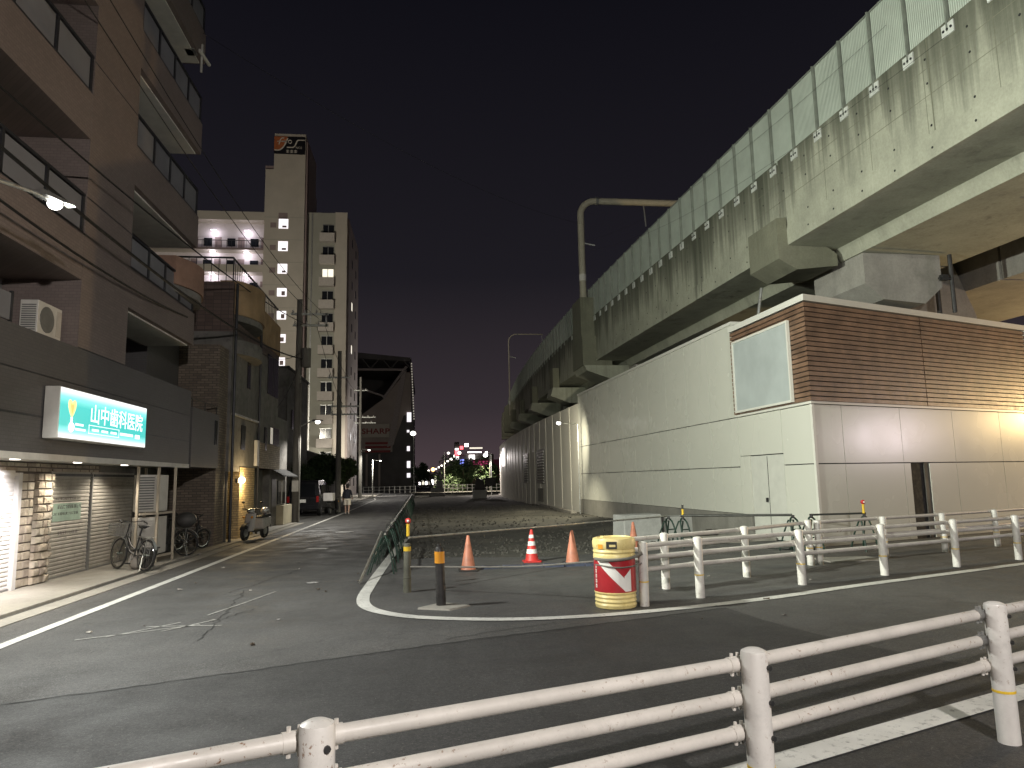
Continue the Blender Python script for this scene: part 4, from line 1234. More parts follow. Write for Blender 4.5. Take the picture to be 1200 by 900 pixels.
# ------------------------------------------------------------------ bicycles, bin, scooters
def bicycle(name, label, group, r=0.32, wb=1.06, basket=True, cover=False, scale_h=1.0):
    """along +X: front wheel at x = wb/2"""
    t = thing(name, label, 'bicycle', (0, 0, 0), group)
    for x in (wb / 2, -wb / 2):
        w = MB().torus((x, 0, r), (0, 1, 0), r - 0.02, 0.019, 30, 7).build('wheel', 'black_rubber', t, smooth=True)
        MB().torus((x, 0, r), (0, 1, 0), r - 0.045, 0.011, 30, 5).build('rim', 'chrome', w, smooth=True)
        sp = MB()
        for k in range(14):
            a = 2 * math.pi * k / 14
            sp.cyl((x, 0.02 if k % 2 else -0.02, r), (x + (r - 0.05) * math.cos(a), 0, r + (r - 0.05) * math.sin(a)), 0.003, n=4)
        sp.cyl((x, -0.06, r), (x, 0.06, r), 0.025, n=8)
        sp.build('spokes', 'chrome', w)
        fe = []
        for k in range(11):
            a = R(20 + 14 * k)
            fe.append((x + (r + 0.03) * math.cos(a), 0, r + (r + 0.03) * math.sin(a)))
        mg = MB()
        mg.add([(p[0], s_ * 0.028, p[2]) for p in fe for s_ in (-1, 1)], [(2 * i, 2 * i + 1, 2 * i + 3, 2 * i + 2) for i in range(10)])
        mg.build('mudguard', 'galvanised', t, smooth=True)
    bb = (-0.08, 0, r - 0.02); st = (-0.2, 0, r + 0.45); hd = (wb / 2 - 0.2, 0, r + 0.42)
    fr = MB()
    fr.tube([(wb / 2, 0.0, r), (wb / 2 - 0.06, 0, r + 0.12), hd, (wb / 2 - 0.25, 0, r + 0.62)], 0.017, 8)
    fr.tube([(wb / 2 - 0.17, 0, r + 0.36), (0.12, 0, r + 0.06), bb], 0.02, 8)
    fr.tube([(wb / 2 - 0.19, 0, r + 0.44), (0.08, 0, r + 0.16), (-0.12, 0, r + 0.1)], 0.017, 8)
    fr.tube([bb, st, (-0.23, 0, r + 0.56)], 0.017, 8)
    for s_ in (-1, 1):
        fr.tube([bb, (-wb / 2, s_ * 0.05, r)], 0.011, 6)
        fr.tube([(-0.19, 0, r + 0.4), (-wb / 2, s_ * 0.05, r)], 0.010, 6)
    fr.build('frame', 'steel_dark', t, smooth=True)
    hb = MB().tube([(wb / 2 - 0.42, -0.27, r + 0.64), (wb / 2 - 0.3, -0.25, r + 0.69), (wb / 2 - 0.22, -0.12, r + 0.66), (wb / 2 - 0.22, 0.12, r + 0.66), (wb / 2 - 0.3, 0.25, r + 0.69), (wb / 2 - 0.42, 0.27, r + 0.64)], 0.012, 8).build('handlebar', 'chrome', t, smooth=True)
    for s_ in (-1, 1):
        MB().cyl((wb / 2 - 0.44, s_ * 0.272, r + 0.635), (wb / 2 - 0.33, s_ * 0.255, r + 0.68), 0.018, n=8).build('grip', 'black_rubber', hb)
    MB().add([(-0.36, -0.1, r + 0.58), (-0.36, 0.1, r + 0.58), (-0.22, 0.09, r + 0.6), (-0.08, 0.03, r + 0.6), (-0.08, -0.03, r + 0.6), (-0.22, -0.09, r + 0.6), (-0.34, 0, r + 0.52), (-0.12, 0, r + 0.54)],
             [(0, 5, 2, 1), (5, 4, 3, 2), (0, 1, 6), (1, 2, 7, 6), (2, 3, 7), (3, 4, 7), (4, 5, 7), (5, 0, 6, 7)]).build('saddle', 'seat_black', t, bevel=0.012)
    ch_ = MB().torus((bb[0], 0.05, bb[2]), (0, 1, 0), 0.085, 0.006, 18, 4).build('chain_ring', 'steel_dark', t)
    for (s_, dz) in ((1, -0.16), (-1, 0.16)):
        MB().tube([(bb[0], s_ * 0.06, bb[2]), (bb[0] + 0.01, s_ * 0.07, bb[2] + dz)], 0.010, 6).build('crank', 'chrome', ch_)
        MB().box(bb[0] - 0.05, s_ * 0.08, bb[2] + dz - 0.01, bb[0] + 0.06, s_ * 0.16, bb[2] + dz + 0.012).build('pedal', 'black_rubber', ch_)
    rk = MB()
    for s_ in (-0.06, 0.06):
        rk.cyl((-0.25, s_, r + 0.36), (-wb / 2 - 0.18, s_, r + 0.36), 0.007, n=5).cyl((-wb / 2 - 0.05, s_, r + 0.36), (-wb / 2, s_ * 0.9, r), 0.006, n=5)
    rk.build('rear_rack', 'galvanised', t)
    MB().tube([(-wb / 2, 0.07, r), (-wb / 2 - 0.12, 0.16, 0.02), (-wb / 2 - 0.05, 0.16, 0.02)], 0.01, 6).build('kickstand', 'galvanised', t)
    if basket:
        bk = MB()
        x0, x1, z0, z1 = wb / 2 - 0.12, wb / 2 + 0.22, r + 0.36, r + 0.62
        for k in range(6):
            z = z0 + (z1 - z0) * k / 5; e_ = 0.03 * k / 5
            ring = [(x0 - e_, -0.16 - e_, z), (x1 + e_, -0.16 - e_, z), (x1 + e_, 0.16 + e_, z), (x0 - e_, 0.16 + e_, z), (x0 - e_, -0.16 - e_, z)]
            for a, b in zip(ring, ring[1:]):
                bk.cyl(a, b, 0.005, n=4)
        for k in range(7):
            u = k / 6
            for (a, b) in (((x0 + (x1 - x0) * u, -0.16), (x0 + (x1 - x0) * u, -0.19)), ((x0 + (x1 - x0) * u, 0.16), (x0 + (x1 - x0) * u, 0.19)), ((x0, -0.16 + 0.32 * u), (x0 - 0.03, -0.16 + 0.32 * u)), ((x1, -0.16 + 0.32 * u), (x1 + 0.03, -0.16 + 0.32 * u))):
                bk.cyl((*a, z0), (*b, z1), 0.004, n=4)
        bk.build('basket', 'galvanised', t)
    if cover:
        MB().ball((-wb / 2 - 0.02, 0, r + 0.56), 0.24, 12, 8, 0.8).build('rear_basket_cover', 'bin_grey', t, smooth=True)
    MB().ball((wb / 2 - 0.1, 0, r + 0.32), 0.035, 8, 6).build('headlamp', 'chrome', t)
    return t
b1 = bicycle('bicycle', 'silver bicycle with swept handlebar parked before the grey shutter', 'parked bicycles')
b1.location = (-6.06, 15.85, 0.05); b1.rotation_euler = (R(6), 0, math.atan2(0.656, -0.755))
b2 = bicycle('bicycle', 'bicycle with a covered rear basket parked behind the unit rack', 'parked bicycles', basket=False, cover=True)
b2.location = (-6.38, 18.72, 0.05); b2.rotation_euler = (R(-5), 0, R(172))
b3 = bicycle('bicycle', 'small dark bicycle standing by the brick pier', 'parked bicycles', r=0.26, wb=0.82, basket=False)
b3.location = (-6.35, 20.55, 0.05); b3.rotation_euler = (R(5), 0, R(60))
t = thing('planter_bin', 'dark square tub with a pale bag beside the silver bicycle', 'tub', (-5.95, 16.35, 0.05))
MB().hexa([(-6.12, 16.15, 0.05), (-5.82, 16.15, 0.05), (-5.82, 16.5, 0.05), (-6.12, 16.5, 0.05), (-6.18, 16.08, 0.42), (-5.76, 16.08, 0.42), (-5.76, 16.57, 0.42), (-6.18, 16.57, 0.42)]).build('tub', 'bin_grey', t, bevel=0.02)
MB().box(-6.2, 16.05, 0.421, -5.74, 16.6, 0.45).build('rim', 'bin_grey', t, bevel=0.01)
o = MB().ball((-6.0, 15.98, 0.24), 0.15, 10, 7, 1.25).build('plastic_bag', 'bag_pale', smooth=True)
tag(o, 'pale crumpled bag leaning on the dark tub', 'bag')
t = thing('storage_bin', 'tall dark covered bin in the alley behind the bicycles', 'bin', (-6.9, 20.0, 0.04))
MB().hexa([(-7.2, 19.75, 0.04), (-6.65, 19.75, 0.04), (-6.65, 20.3, 0.04), (-7.2, 20.3, 0.04), (-7.25, 19.7, 0.95), (-6.6, 19.7, 0.95), (-6.6, 20.35, 0.95), (-7.25, 20.35, 0.95)]).build('body', 'bin_grey', t, bevel=0.03)
MB().hexa([(-7.28, 19.67, 0.951), (-6.57, 19.67, 0.951), (-6.57, 20.38, 0.951), (-7.28, 20.38, 0.951), (-7.2, 19.75, 1.06), (-6.65, 19.75, 1.06), (-6.65, 20.3, 1.06), (-7.2, 20.3, 1.06)]).build('lid', 'machine_dark', t, bevel=0.02)

def scooter(label, body='scooter_white', box=False):
    """along +X, front at +X"""
    t = thing('scooter', label, 'scooter', (0, 0, 0))
    r = 0.24
    for x in (0.6, -0.6):
        w = MB().torus((x, 0, r), (0, 1, 0), r - 0.055, 0.055, 24, 8).build('wheel', 'black_rubber', t, smooth=True)
        MB().cyl((x, -0.04, r), (x, 0.04, r), 0.12, n=14).build('hub', 'steel_grey', w)
    MB().add([(0.52 + 0.30 * math.cos(R(a)), s_ * 0.075, r + 0.30 * math.sin(R(a))) for a in range(20, 150, 13) for s_ in (-1, 1)], [(2 * i, 2 * i + 1, 2 * i + 3, 2 * i + 2) for i in range(9)]).build('front_mudguard', 'machine_dark', t, smooth=True)
    MB().hexa([(0.38, -0.20, 0.28), (0.50, -0.14, 0.28), (0.50, 0.14, 0.28), (0.38, 0.20, 0.28), (0.24, -0.19, 0.86), (0.36, -0.1, 0.84), (0.36, 0.1, 0.84), (0.24, 0.19, 0.86)]).build('leg_shield', body, t, bevel=0.04)
    MB().box(-0.3, -0.15, 0.25, 0.4, 0.15, 0.32).build('footboard', 'seat_black', t, bevel=0.02)
    MB().hexa([(-0.85, -0.12, 0.42), (-0.22, -0.17, 0.30), (-0.22, 0.17, 0.30), (-0.85, 0.12, 0.42), (-0.90, -0.1, 0.68), (-0.2, -0.15, 0.66), (-0.2, 0.15, 0.66), (-0.90, 0.1, 0.68)]).build('rear_body', body, t, bevel=0.04)
    MB().hexa([(-0.85, -0.13, 0.69), (-0.18, -0.12, 0.67), (-0.18, 0.12, 0.67), (-0.85, 0.13, 0.69), (-0.82, -0.11, 0.80), (-0.22, -0.1, 0.74), (-0.22, 0.1, 0.74), (-0.82, 0.11, 0.80)]).build('seat', 'seat_black', t, bevel=0.03)
    MB().hexa([(0.22, -0.12, 0.86), (0.40, -0.08, 0.84), (0.40, 0.08, 0.84), (0.22, 0.12, 0.86), (0.2, -0.1, 1.0), (0.34, -0.06, 0.98), (0.34, 0.06, 0.98), (0.2, 0.1, 1.0)]).build('handlebar_cowl', body, t, bevel=0.03)
    hb = MB().tube([(0.18, -0.34, 0.97), (0.26, -0.18, 0.96), (0.28, 0, 0.95), (0.26, 0.18, 0.96), (0.18, 0.34, 0.97)], 0.016, 8).build('handlebar', 'steel_dark', t)
    for s_ in (-1, 1):
        MB().cyl((0.24, s_ * 0.22, 0.97), (0.2, s_ * 0.3, 1.16), 0.007, n=6).ball((0.2, s_ * 0.31, 1.18), 0.055, 8, 6, 0.7).build('mirror', 'machine_dark', hb)
        MB().ball((0.46, s_ * 0.14, 0.72), 0.04, 8, 6).build('indicator', 'band_orange', t)
    MB().ball((0.40, 0, 0.90), 0.07, 12, 8).build('headlight', 'chrome', t, smooth=True)
    for s_ in (-1, 1):
        MB().tube([(0.6, s_ * 0.07, 0.24), (0.45, s_ * 0.07, 0.6)], 0.02, 6).build('fork', 'steel_grey', t)
    if box:
        MB().box(-1.05, -0.26, 0.78, -0.55, 0.26, 1.22).build('delivery_box', 'reflective_white', t, bevel=0.03)
    return t
s1_ = scooter('white scooter parked by the lit yellow brick entrance')
s1_.location = (-5.42, 23.9, 0.02); s1_.rotation_euler = (0, 0, R(-106))
hm = MB().ball((-5.23, 24.35, 0.91), 0.13, 12, 8, 0.9).build('helmet', 'helmet_silver', smooth=True)
tag(hm, 'silver helmet resting on the white scooter seat', 'helmet')
s2_ = scooter('dark delivery scooter with a white box parked beside the black van', 'machine_dark', True)
s2_.location = (-5.15, 41.3, 0.0); s2_.rotation_euler = (0, 0, R(80))

# black van, rear towards the viewer
def van(x, y, label):
    t = thing('parked_van', label, 'van', (x, y, 0))
    hw = 0.86
    side = [(0.0, 0.42), (0.0, 1.02), (0.10, 1.06), (0.34, 1.84), (0.5, 1.93), (2.6, 1.95), (3.25, 1.78), (3.9, 1.12), (4.55, 0.98), (4.7, 0.8), (4.7, 0.38), (0.1, 0.34)]
    v = [(x - hw + (0.13 * max(0, (z - 1.05) / 0.9)), y + a, z) for a, z in side] + [(x + hw - (0.13 * max(0, (z - 1.05) / 0.9)), y + a, z) for a, z in side]
    n = len(side)
    MB().add(v, [tuple(range(n)), tuple(reversed(range(n, 2 * n)))] + [(i, n + i, n + (i + 1) % n, (i + 1) % n) for i in range(n)]).build('body', 'car_black', t, bevel=0.05)
    MB().hexa([(x - 0.66, y + 0.118, 1.12), (x + 0.66, y + 0.118, 1.12), (x + 0.58, y + 0.30, 1.74), (x - 0.58, y + 0.30, 1.74), (x - 0.66, y + 0.10, 1.12), (x + 0.66, y + 0.10, 1.12), (x + 0.58, y + 0.285, 1.74), (x - 0.58, y + 0.285, 1.74)]).build('rear_window', 'car_glass', t)
    for s_ in (-1, 1):
        MB().box(x + s_ * 0.84, y - 0.02, 0.75, x + s_ * 0.70, y + 0.03, 1.08).build('tail_light', 'tail_red', t, bevel=0.015)
        for yy in (0.85, 3.75):
            w = MB().cyl((x + s_ * 0.88, y + yy, 0.32), (x + s_ * 0.66, y + yy, 0.32), 0.32, n=20).build('wheel', 'black_rubber', t, bevel=0.03)
            MB().cyl((x + s_ * 0.89, y + yy, 0.32), (x + s_ * 0.875, y + yy, 0.32), 0.2, n=14).build('rim', 'chrome', w)
        MB().box(x + s_ * 0.79, y + 0.8, 1.18, x + s_ * 0.865, y + 3.1, 1.66).build('side_window', 'car_glass', t)
        MB().box(x + s_ * 0.9, y + 3.3, 1.1, x + s_ * 1.03, y + 3.42, 1.28).build('door_mirror', 'car_black', t, bevel=0.03)
    MB().box(x - 0.88, y - 0.07, 0.36, x + 0.88, y + 0.06, 0.62).build('rear_bumper', 'car_black', t, bevel=0.04)
    MB().box(x - 0.17, y - 0.045, 0.74, x + 0.17, y - 0.02, 0.91).build('number_plate', 'plate_white', t)
    MB().box(x - 0.3, y - 0.03, 0.97, x + 0.3, y + 0.0, 1.0).build('garnish', 'chrome', t)
    return t
van(-6.55, 39.6, 'black van parked with its rear to the street beyond the utility pole')

# person walking away beside the white line
def person():
    t = thing('person', 'person in dark jacket and pale shorts walking along the white line', 'person', (-4.35, 40.9, 0))
    me = bpy.data.meshes.new('body')
    J = {'pel': (0, 0, 0.86, 0.125), 'wai': (0, 0, 1.02, 0.12), 'che': (0, 0.02, 1.24, 0.145), 'nec': (0, 0.02, 1.40, 0.055), 'hd1': (0, 0.03, 1.47, 0.07), 'hd2': (0, 0.035, 1.58, 0.085), 'hd3': (0, 0.035, 1.66, 0.06),
         'lhi': (-0.09, 0, 0.80, 0.088), 'lkn': (-0.10, 0.10, 0.46, 0.055), 'lan': (-0.10, 0.14, 0.08, 0.036), 'lto': (-0.11, 0.28, 0.035, 0.03),
         'rhi': (0.09, 0, 0.80, 0.088), 'rkn': (0.10, -0.03, 0.46, 0.055), 'ran': (0.10, -0.22, 0.12, 0.036), 'rto': (0.10, -0.12, 0.035, 0.03),
         'lsh': (-0.17, 0.02, 1.33, 0.06), 'lel': (-0.24, -0.06, 1.08, 0.045), 'lwr': (-0.25, 0.04, 0.86, 0.032), 'lha': (-0.25, 0.08, 0.77, 0.035),
         'rsh': (0.17, 0.02, 1.33, 0.06), 'rel': (0.24, 0.02, 1.08, 0.045), 'rwr': (0.25, 0.16, 0.90, 0.032), 'rha': (0.25, 0.21, 0.82, 0.035)}
    E_ = [('pel', 'wai'), ('wai', 'che'), ('che', 'nec'), ('nec', 'hd1'), ('hd1', 'hd2'), ('hd2', 'hd3'), ('pel', 'lhi'), ('lhi', 'lkn'), ('lkn', 'lan'), ('lan', 'lto'), ('pel', 'rhi'), ('rhi', 'rkn'), ('rkn', 'ran'), ('ran', 'rto'),
          ('che', 'lsh'), ('lsh', 'lel'), ('lel', 'lwr'), ('lwr', 'lha'), ('che', 'rsh'), ('rsh', 'rel'), ('rel', 'rwr'), ('rwr', 'rha')]
    ks = list(J)
    me.from_pydata([J[k][:3] for k in ks], [(ks.index(a), ks.index(b)) for a, b in E_], [])
    o = bpy.data.objects.new('body', me); col.objects.link(o)
    sk = o.modifiers.new('skin', 'SKIN')
    for i, k in enumerate(ks):
        r = J[k][3]
        me.skin_vertices[0].data[i].radius = (r, r * (0.72 if k in ('pel', 'wai', 'che') else 1))
    me.skin_vertices[0].data[0].use_root = True
    o.modifiers.new('sub', 'SUBSURF').levels = 2
    o.modifiers['sub'].render_levels = 2
    dg = bpy.context.evaluated_depsgraph_get(); dg.update()
    ev = o.evaluated_get(dg)
    m2 = bpy.data.meshes.new_from_object(ev)
    bpy.data.objects.remove(o); bpy.data.meshes.remove(me)
    # skin, jacket, shorts and shoes are areas of the one continuous body mesh
    m2.materials.clear()
    for mm in ('skin', 'jacket_navy', 'shorts_pale', 'hair_black', 'reflective_white'):
        m2.materials.append(MATS[mm])
    for p in m2.polygons:
        c = p.center
        p.use_smooth = True
        i = 0
        if c.z > 0.86 and c.z < 1.42 and not (abs(c.x) > 0.2 and c.z < 0.93): i = 1
        elif 0.52 < c.z <= 0.86 and abs(c.x) < 0.2: i = 2
        elif c.z > 1.50 and (c.y < 0.07 or c.z > 1.6): i = 3
        elif c.z < 0.11: i = 4
        p.material_index = i
    b = bpy.data.objects.new('body', m2); col.objects.link(b); b.parent = t
    # loose shorts and the hem of the jacket over the body
    m = MB()
    base = ROOT_LOC[t.name]
    def ring(cx, cy, cz, rx, ry, n=14):
        return [(base[0] + cx + rx * math.cos(2 * math.pi * k / n), base[1] + cy + ry * math.sin(2 * math.pi * k / n), base[2] + cz) for k in range(n)]
    for rings in ([ring(0, 0, 0.93, 0.155, 0.115), ring(0, 0, 0.80, 0.185, 0.135)], [ring(-0.095, 0.02, 0.82, 0.10, 0.115), ring(-0.105, 0.075, 0.53, 0.10, 0.11)], [ring(0.095, 0.0, 0.82, 0.10, 0.115), ring(0.105, -0.02, 0.53, 0.10, 0.11)]):
        n = 14
        m.add(rings[0] + rings[1], [(k, (k + 1) % n, n + (k + 1) % n, n + k) for k in range(n)])
    m.build('shorts', 'shorts_pale', t, smooth=True)
    m = MB()
    rg = [ring(0, 0.02, 1.38, 0.09, 0.08), ring(0, 0.02, 1.33, 0.19, 0.12), ring(0, 0.01, 1.1, 0.175, 0.13), ring(0, 0, 0.88, 0.19, 0.14)]
    n = 14
    m.add(sum(rg, []), [(q * n + k, q * n + (k + 1) % n, (q + 1) * n + (k + 1) % n, (q + 1) * n + k) for q in range(3) for k in range(n)])
    m.build('jacket', 'jacket_navy', t, smooth=True)
    m = MB()
    prof = [(0.001, 1.70), (0.06, 1.69), (0.092, 1.64), (0.10, 1.57), (0.085, 1.49), (0.07, 1.46)]
    m.lathe([(r, z) for r, z in reversed(prof)], (base[0], base[1] + 0.02, base[2]), 14)
    m.build('hair', 'hair_black', t, smooth=True)
person()

# ------------------------------------------------------------------ the residential tower
TY = 92.0
tw = thing('apartment_tower', 'tall beige apartment tower with a logo board on top and lit stair windows', 'building', (-18, TY, 0))
FL = [35.05 - 3.03 * k for k in range(12)]
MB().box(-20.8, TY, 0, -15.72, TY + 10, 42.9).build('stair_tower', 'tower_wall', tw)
MB().box(-19.75, TY + 0.002, 42.901, -15.72, TY + 9, 47.9).build('lift_tower', 'tower_wall', tw)
MB().box(-20.9, TY + 0.3, 42.902, -19.751, TY + 6, 43.5).build('tower_ledge', 'tower_edge', tw)
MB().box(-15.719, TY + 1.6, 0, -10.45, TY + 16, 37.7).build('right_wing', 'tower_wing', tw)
MB().box(-11.9, TY + 1.45, 0, -10.35, TY + 1.595, 37.75).build('wing_edge', 'tower_wall', tw)
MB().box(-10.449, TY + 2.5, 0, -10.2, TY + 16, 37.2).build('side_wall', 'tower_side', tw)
MB().box(-15.0, TY + 1.5, 0, -14.85, TY + 1.59, 37.6).build('gutter_pipe', 'galvanised', tw)
MB().box(-15.71, TY + 0.4, 0, -15.5, TY + 1.59, 47.0).build('tower_edge_strip', 'tower_edge', tw)
# corridor wing with open galleries
MB().box(-40, TY + 3.6, 0, -20.81, TY + 12, 37.7).build('corridor_back_wall', 'corridor_wall', tw)
MB().box(-40, TY + 2.0, 36.6, -20.81, TY + 3.59, 37.75).build('corridor_roof', 'tower_wall', tw)
for k, z in enumerate(FL):
    MB().box(-40, TY + 2.0, z - 2.55, -20.81, TY + 3.59, z - 2.35).build('corridor_slab', 'tower_wall', tw)
    MB().box(-40, TY + 1.95, z - 2.56, -20.81, TY + 1.99, z - 1.55 if k else z - 2.3).build('corridor_parapet', 'tower_wall' if k else 'tower_edge', tw)
    if k == 0:
        for q in range(24):
            MB().box(-21 - q * 0.62, TY + 1.95, z - 2.28, -20.96 - q * 0.62, TY + 1.99, z - 1.35).build('gallery_baluster', 'steel_dark', tw)
        MB().box(-36, TY + 1.94, z - 1.349, -20.82, TY + 2.0, z - 1.28).build('gallery_rail', 'steel_dark', tw)
    if k < 5:
        for q in range(4):
            x = -21.9 - q * 3.0
            MB().box(x, TY + 3.55, z - 2.3, x + 0.85, TY + 3.595, z - 0.35).build('flat_door', 'tower_edge', tw)
            MB().box(x - 1.4, TY + 3.55, z - 1.6, x - 0.35, TY + 3.595, z - 0.5).build('flat_window', 'window_dark', tw)
        for x in (-23.6, -27.9) if k < 3 else (-27.0,):
            MB().box(x - 0.35, TY + 2.7, z + 0.33, x + 0.35, TY + 2.95, z + 0.42).build('corridor_lamp', 'lit_white', tw)
            light('corridor_light', 'POINT', (x, TY + 2.8, z + 0.15), 75, (0.93, 0.86, 1.0), tw, 0.2)
# stair windows
for k, z in enumerate(FL):
    if k == 0:
        MB().box(-19.0, TY - 0.02, z - 0.2, -17.85, TY + 0.004, z + 1.9).build('stair_opening', 'tower_edge', tw)
    w = MB().box(-18.95, TY - 0.03, z - 0.25, -17.75, TY - 0.021 if k == 0 else TY + 0.003, z + 1.05 - (0.2 if k > 2 else 0)).build('stair_window', 'lit_white', tw)
    MB().box(-18.4 if k > 1 else -18.5, TY - 0.045, z - 0.12, -17.95, TY - 0.031, z + 0.35 + (0.1 if k > 2 else -0.2)).build('stair_dark_panel', 'tower_edge', w)  # dark square inside the lit stair window
    MB().box(-20.0, TY - 0.012, z - 0.15, -19.25, TY + 0.002, z + 0.55).build('stair_vent', 'tower_edge', tw)
    MB().box(-20.85, TY - 0.02, z + 1.25, -15.7, TY - 0.001, z + 1.30).build('floor_joint', 'tower_wing', tw)
# balconies on the right wing
bl = MB().box(0, -0.9, 0, 1.95, 0, 0.95)
for k in range(12):
    z = 34.2 - 3.03 * k
    if k == 0:
        bo = MB().box(-13.85, TY + 0.75, z - 0.7, -11.92, TY + 1.59, z + 0.45).build('balcony', 'balcony_pale', tw)
        bme = bo.data
        wo = MB().box(-13.5, TY + 1.54, z + 0.55, -12.1, TY + 1.594, z + 1.75).build('balcony_window', 'window_dark', tw)
        wme = wo.data
        fo = MB().box(-12.86, TY + 1.52, z + 0.55, -12.78, TY + 1.535, z + 1.75).box(-13.55, TY + 1.52, z + 1.76, -12.05, TY + 1.55, z + 1.84).build('window_frame', 'galvanised', wo)
        fme = fo.data
    else:
        piece('balcony', bme, tw, (0, 0, -3.03 * k))
        if k == 2:
            w = MB().box(-13.5, TY + 1.54, z + 0.55, -12.1, TY + 1.594, z + 1.75).build('balcony_window', 'lit_cream', tw)
            piece('window_frame', fme, w, (0, 0, -3.03 * k))
        else:
            w = piece('balcony_window', wme, tw, (0, 0, -3.03 * k))
            piece('window_frame', fme, w, (0, 0, 0))
            if k in (6, 8):
                MB().box(-13.45, TY + 1.527, z + 0.6, -13.1, TY + 1.539, z + 1.7).build('curtain', 'lit_dim', w)
for k, z in enumerate(FL):
    MB().box(-10.201, TY + 6.5, z - 0.4, -10.17, TY + 7.4, z + 0.7).build('side_window', 'window_dark' if k not in (3, 5) else 'lit_cream', tw)
    MB().box(-10.201, TY + 11.5, z - 0.4, -10.17, TY + 12.4, z + 0.7).build('side_window', 'window_dark', tw)
# board on top: orange corner, white script stroke, small lettering
sg = thing('rooftop_sign', 'black board with an orange corner and white script at the tower top', 'sign', (-17.7, TY - 0.1, 46.4))
MB().box(-19.78, TY - 0.12, 45.05, -15.78, TY - 0.02, 47.45).build('board', 'sign_black', sg)
MB().extrude([(-19.77, TY - 0.13, 45.45), (-19.3, TY - 0.13, 45.5), (-18.75, TY - 0.13, 45.9), (-18.3, TY - 0.13, 46.6), (-18.05, TY - 0.13, 47.44), (-19.77, TY - 0.13, 47.44)], (0, -0.01, 0)).build('orange_field', 'sign_orange', sg)
def stroke(pts, w):
    return ribbon3(pts, w)
def ribbon3(pts, w):
    m = MB(); n = len(pts); A, B = [], []
    for i, (x, z) in enumerate(pts):
        a = Vector(pts[max(i - 1, 0)]); b = Vector(pts[min(i + 1, n - 1)])
        d = (b - a).normalized(); q = Vector((-d.y, d.x)) * w / 2
        A.append((x + q.x, TY - 0.16, z + q.y)); B.append((x - q.x, TY - 0.16, z - q.y))
    m.add(A + B, [(i, i + 1, n + i + 1, n + i) for i in range(n - 1)])
    return m
for pts, w in (([(-19.7, 45.52), (-19.1, 45.54), (-18.7, 45.85), (-18.4, 46.3), (-18.2, 46.8), (-18.05, 47.2)], 0.17), ([(-18.15, 45.95), (-17.5, 45.95), (-17.2, 46.05), (-17.0, 46.4), (-16.85, 46.8), (-16.65, 46.98), (-15.85, 47.0)], 0.17),
               ([(-19.15, 46.3), (-19.0, 46.9), (-18.8, 47.2), (-18.5, 47.25)], 0.13), ([(-19.4, 46.75), (-18.1, 46.8)], 0.11), ([(-18.75, 46.7), (-18.4, 46.72)], 0.1)):
    ribbon3(smooth_line(pts, 5), w).build('script_stroke', 'sign_white', sg)
MB().torus((-17.75, TY - 0.15, 46.75), (0, 1, 0), 0.22, 0.06, 16, 4).build('script_ring', 'sign_white', sg)
text('lettering', 'NCE', 0.42, 'sign_white', sg, frame_mtx((-17.0, TY - 0.13, 45.8), (1, 0, 0), (0, 0, 1)), 0.01)
mm = MB()
for k in range(3):
    x = -18.2 + k * 0.5
    for q in range(3):
        mm.box(x, TY - 0.14, 45.22 + q * 0.14, x + 0.38, TY - 0.13, 45.28 + q * 0.14)
    mm.box(x + 0.16, TY - 0.145, 45.2, x + 0.24, TY - 0.131, 45.62)
mm.build('small_characters', 'sign_white', sg)

# ------------------------------------------------------------------ the stadium beyond
st = thing('stadium', 'dark stadium stand with a trussed roof and a lit stair tower', 'stadium', (-9, 150, 0))
SY = 150
MB().hexa([(-40, SY, 29.2), (-3.2, SY, 27.0), (-3.2, SY + 60, 27.0), (-40, SY + 60, 31), (-40, SY, 31.5), (-3.0, SY, 27.8), (-3.0, SY + 60, 27.8), (-40, SY + 60, 33)]).build('roof', 'stadium_dark', st)
MB().cyl((-40, SY + 0.5, 25.6), (-4.5, SY + 0.5, 25.3), 0.28, n=8).build('truss_chord', 'stadium_pale', st)
for k in range(9):
    x = -22 + k * 2.1
    za, zb = 25.5, 28.0
    MB().cyl((x, SY + 0.5, za if k % 2 else zb), (x + 2.1, SY + 0.5, zb if k % 2 else za), 0.14, n=6).build('truss_diagonal', 'stadium_dark', st)
MB().cyl((-20, SY + 0.6, 23.6), (-8.2, SY + 0.6, 19.5), 0.22, n=8).build('stay', 'stadium_pale', st)
MB().cyl((-8.8, SY + 0.6, 19.2), (-4.0, SY + 0.6, 26.0), 0.3, n=8).build('stay', 'stadium_pale', st)
MB().extrude([(-15.5, SY + 1, 14.2), (-8.6, SY + 1, 19.3), (-4.2, SY + 1, 24.8), (-3.2, SY + 1, 24.8), (-2.75, SY + 1, 8.0), (-15.5, SY + 1, 8.0)], (0, 30, 0)).build('stand', 'stadium_stand', st)
MB().extrude([(-5.2, SY + 0.5, 23.8), (-4.0, SY + 0.5, 25.3), (-6.6, SY + 0.5, 9.5), (-8.0, SY + 0.5, 9.0)], (0, 1.0, 0)).build('raking_column', 'stadium_pale', st)
MB().box(-30, SY + 1.2, 0, -2.7, SY + 30, 7.99).build('base_wall', 'stadium_dark', st)
MB().extrude([(-6.9, SY + 0.6, 0), (-2.5, SY + 0.6, 0), (-2.5, SY + 0.6, 16.5), (-4.6, SY + 0.6, 15.5), (-6.9, SY + 0.6, 9.0)], (0, 18, 0)).build('stair_tower', 'stadium_dark', st)
MB().extrude([(-3.2, SY + 0.3, 26.9), (-2.9, SY + 0.3, 26.9), (-2.35, SY + 0.3, 14), (-2.65, SY + 0.3, 14)], (0, 1, 0)).build('edge_fin', 'stadium_dark', st)
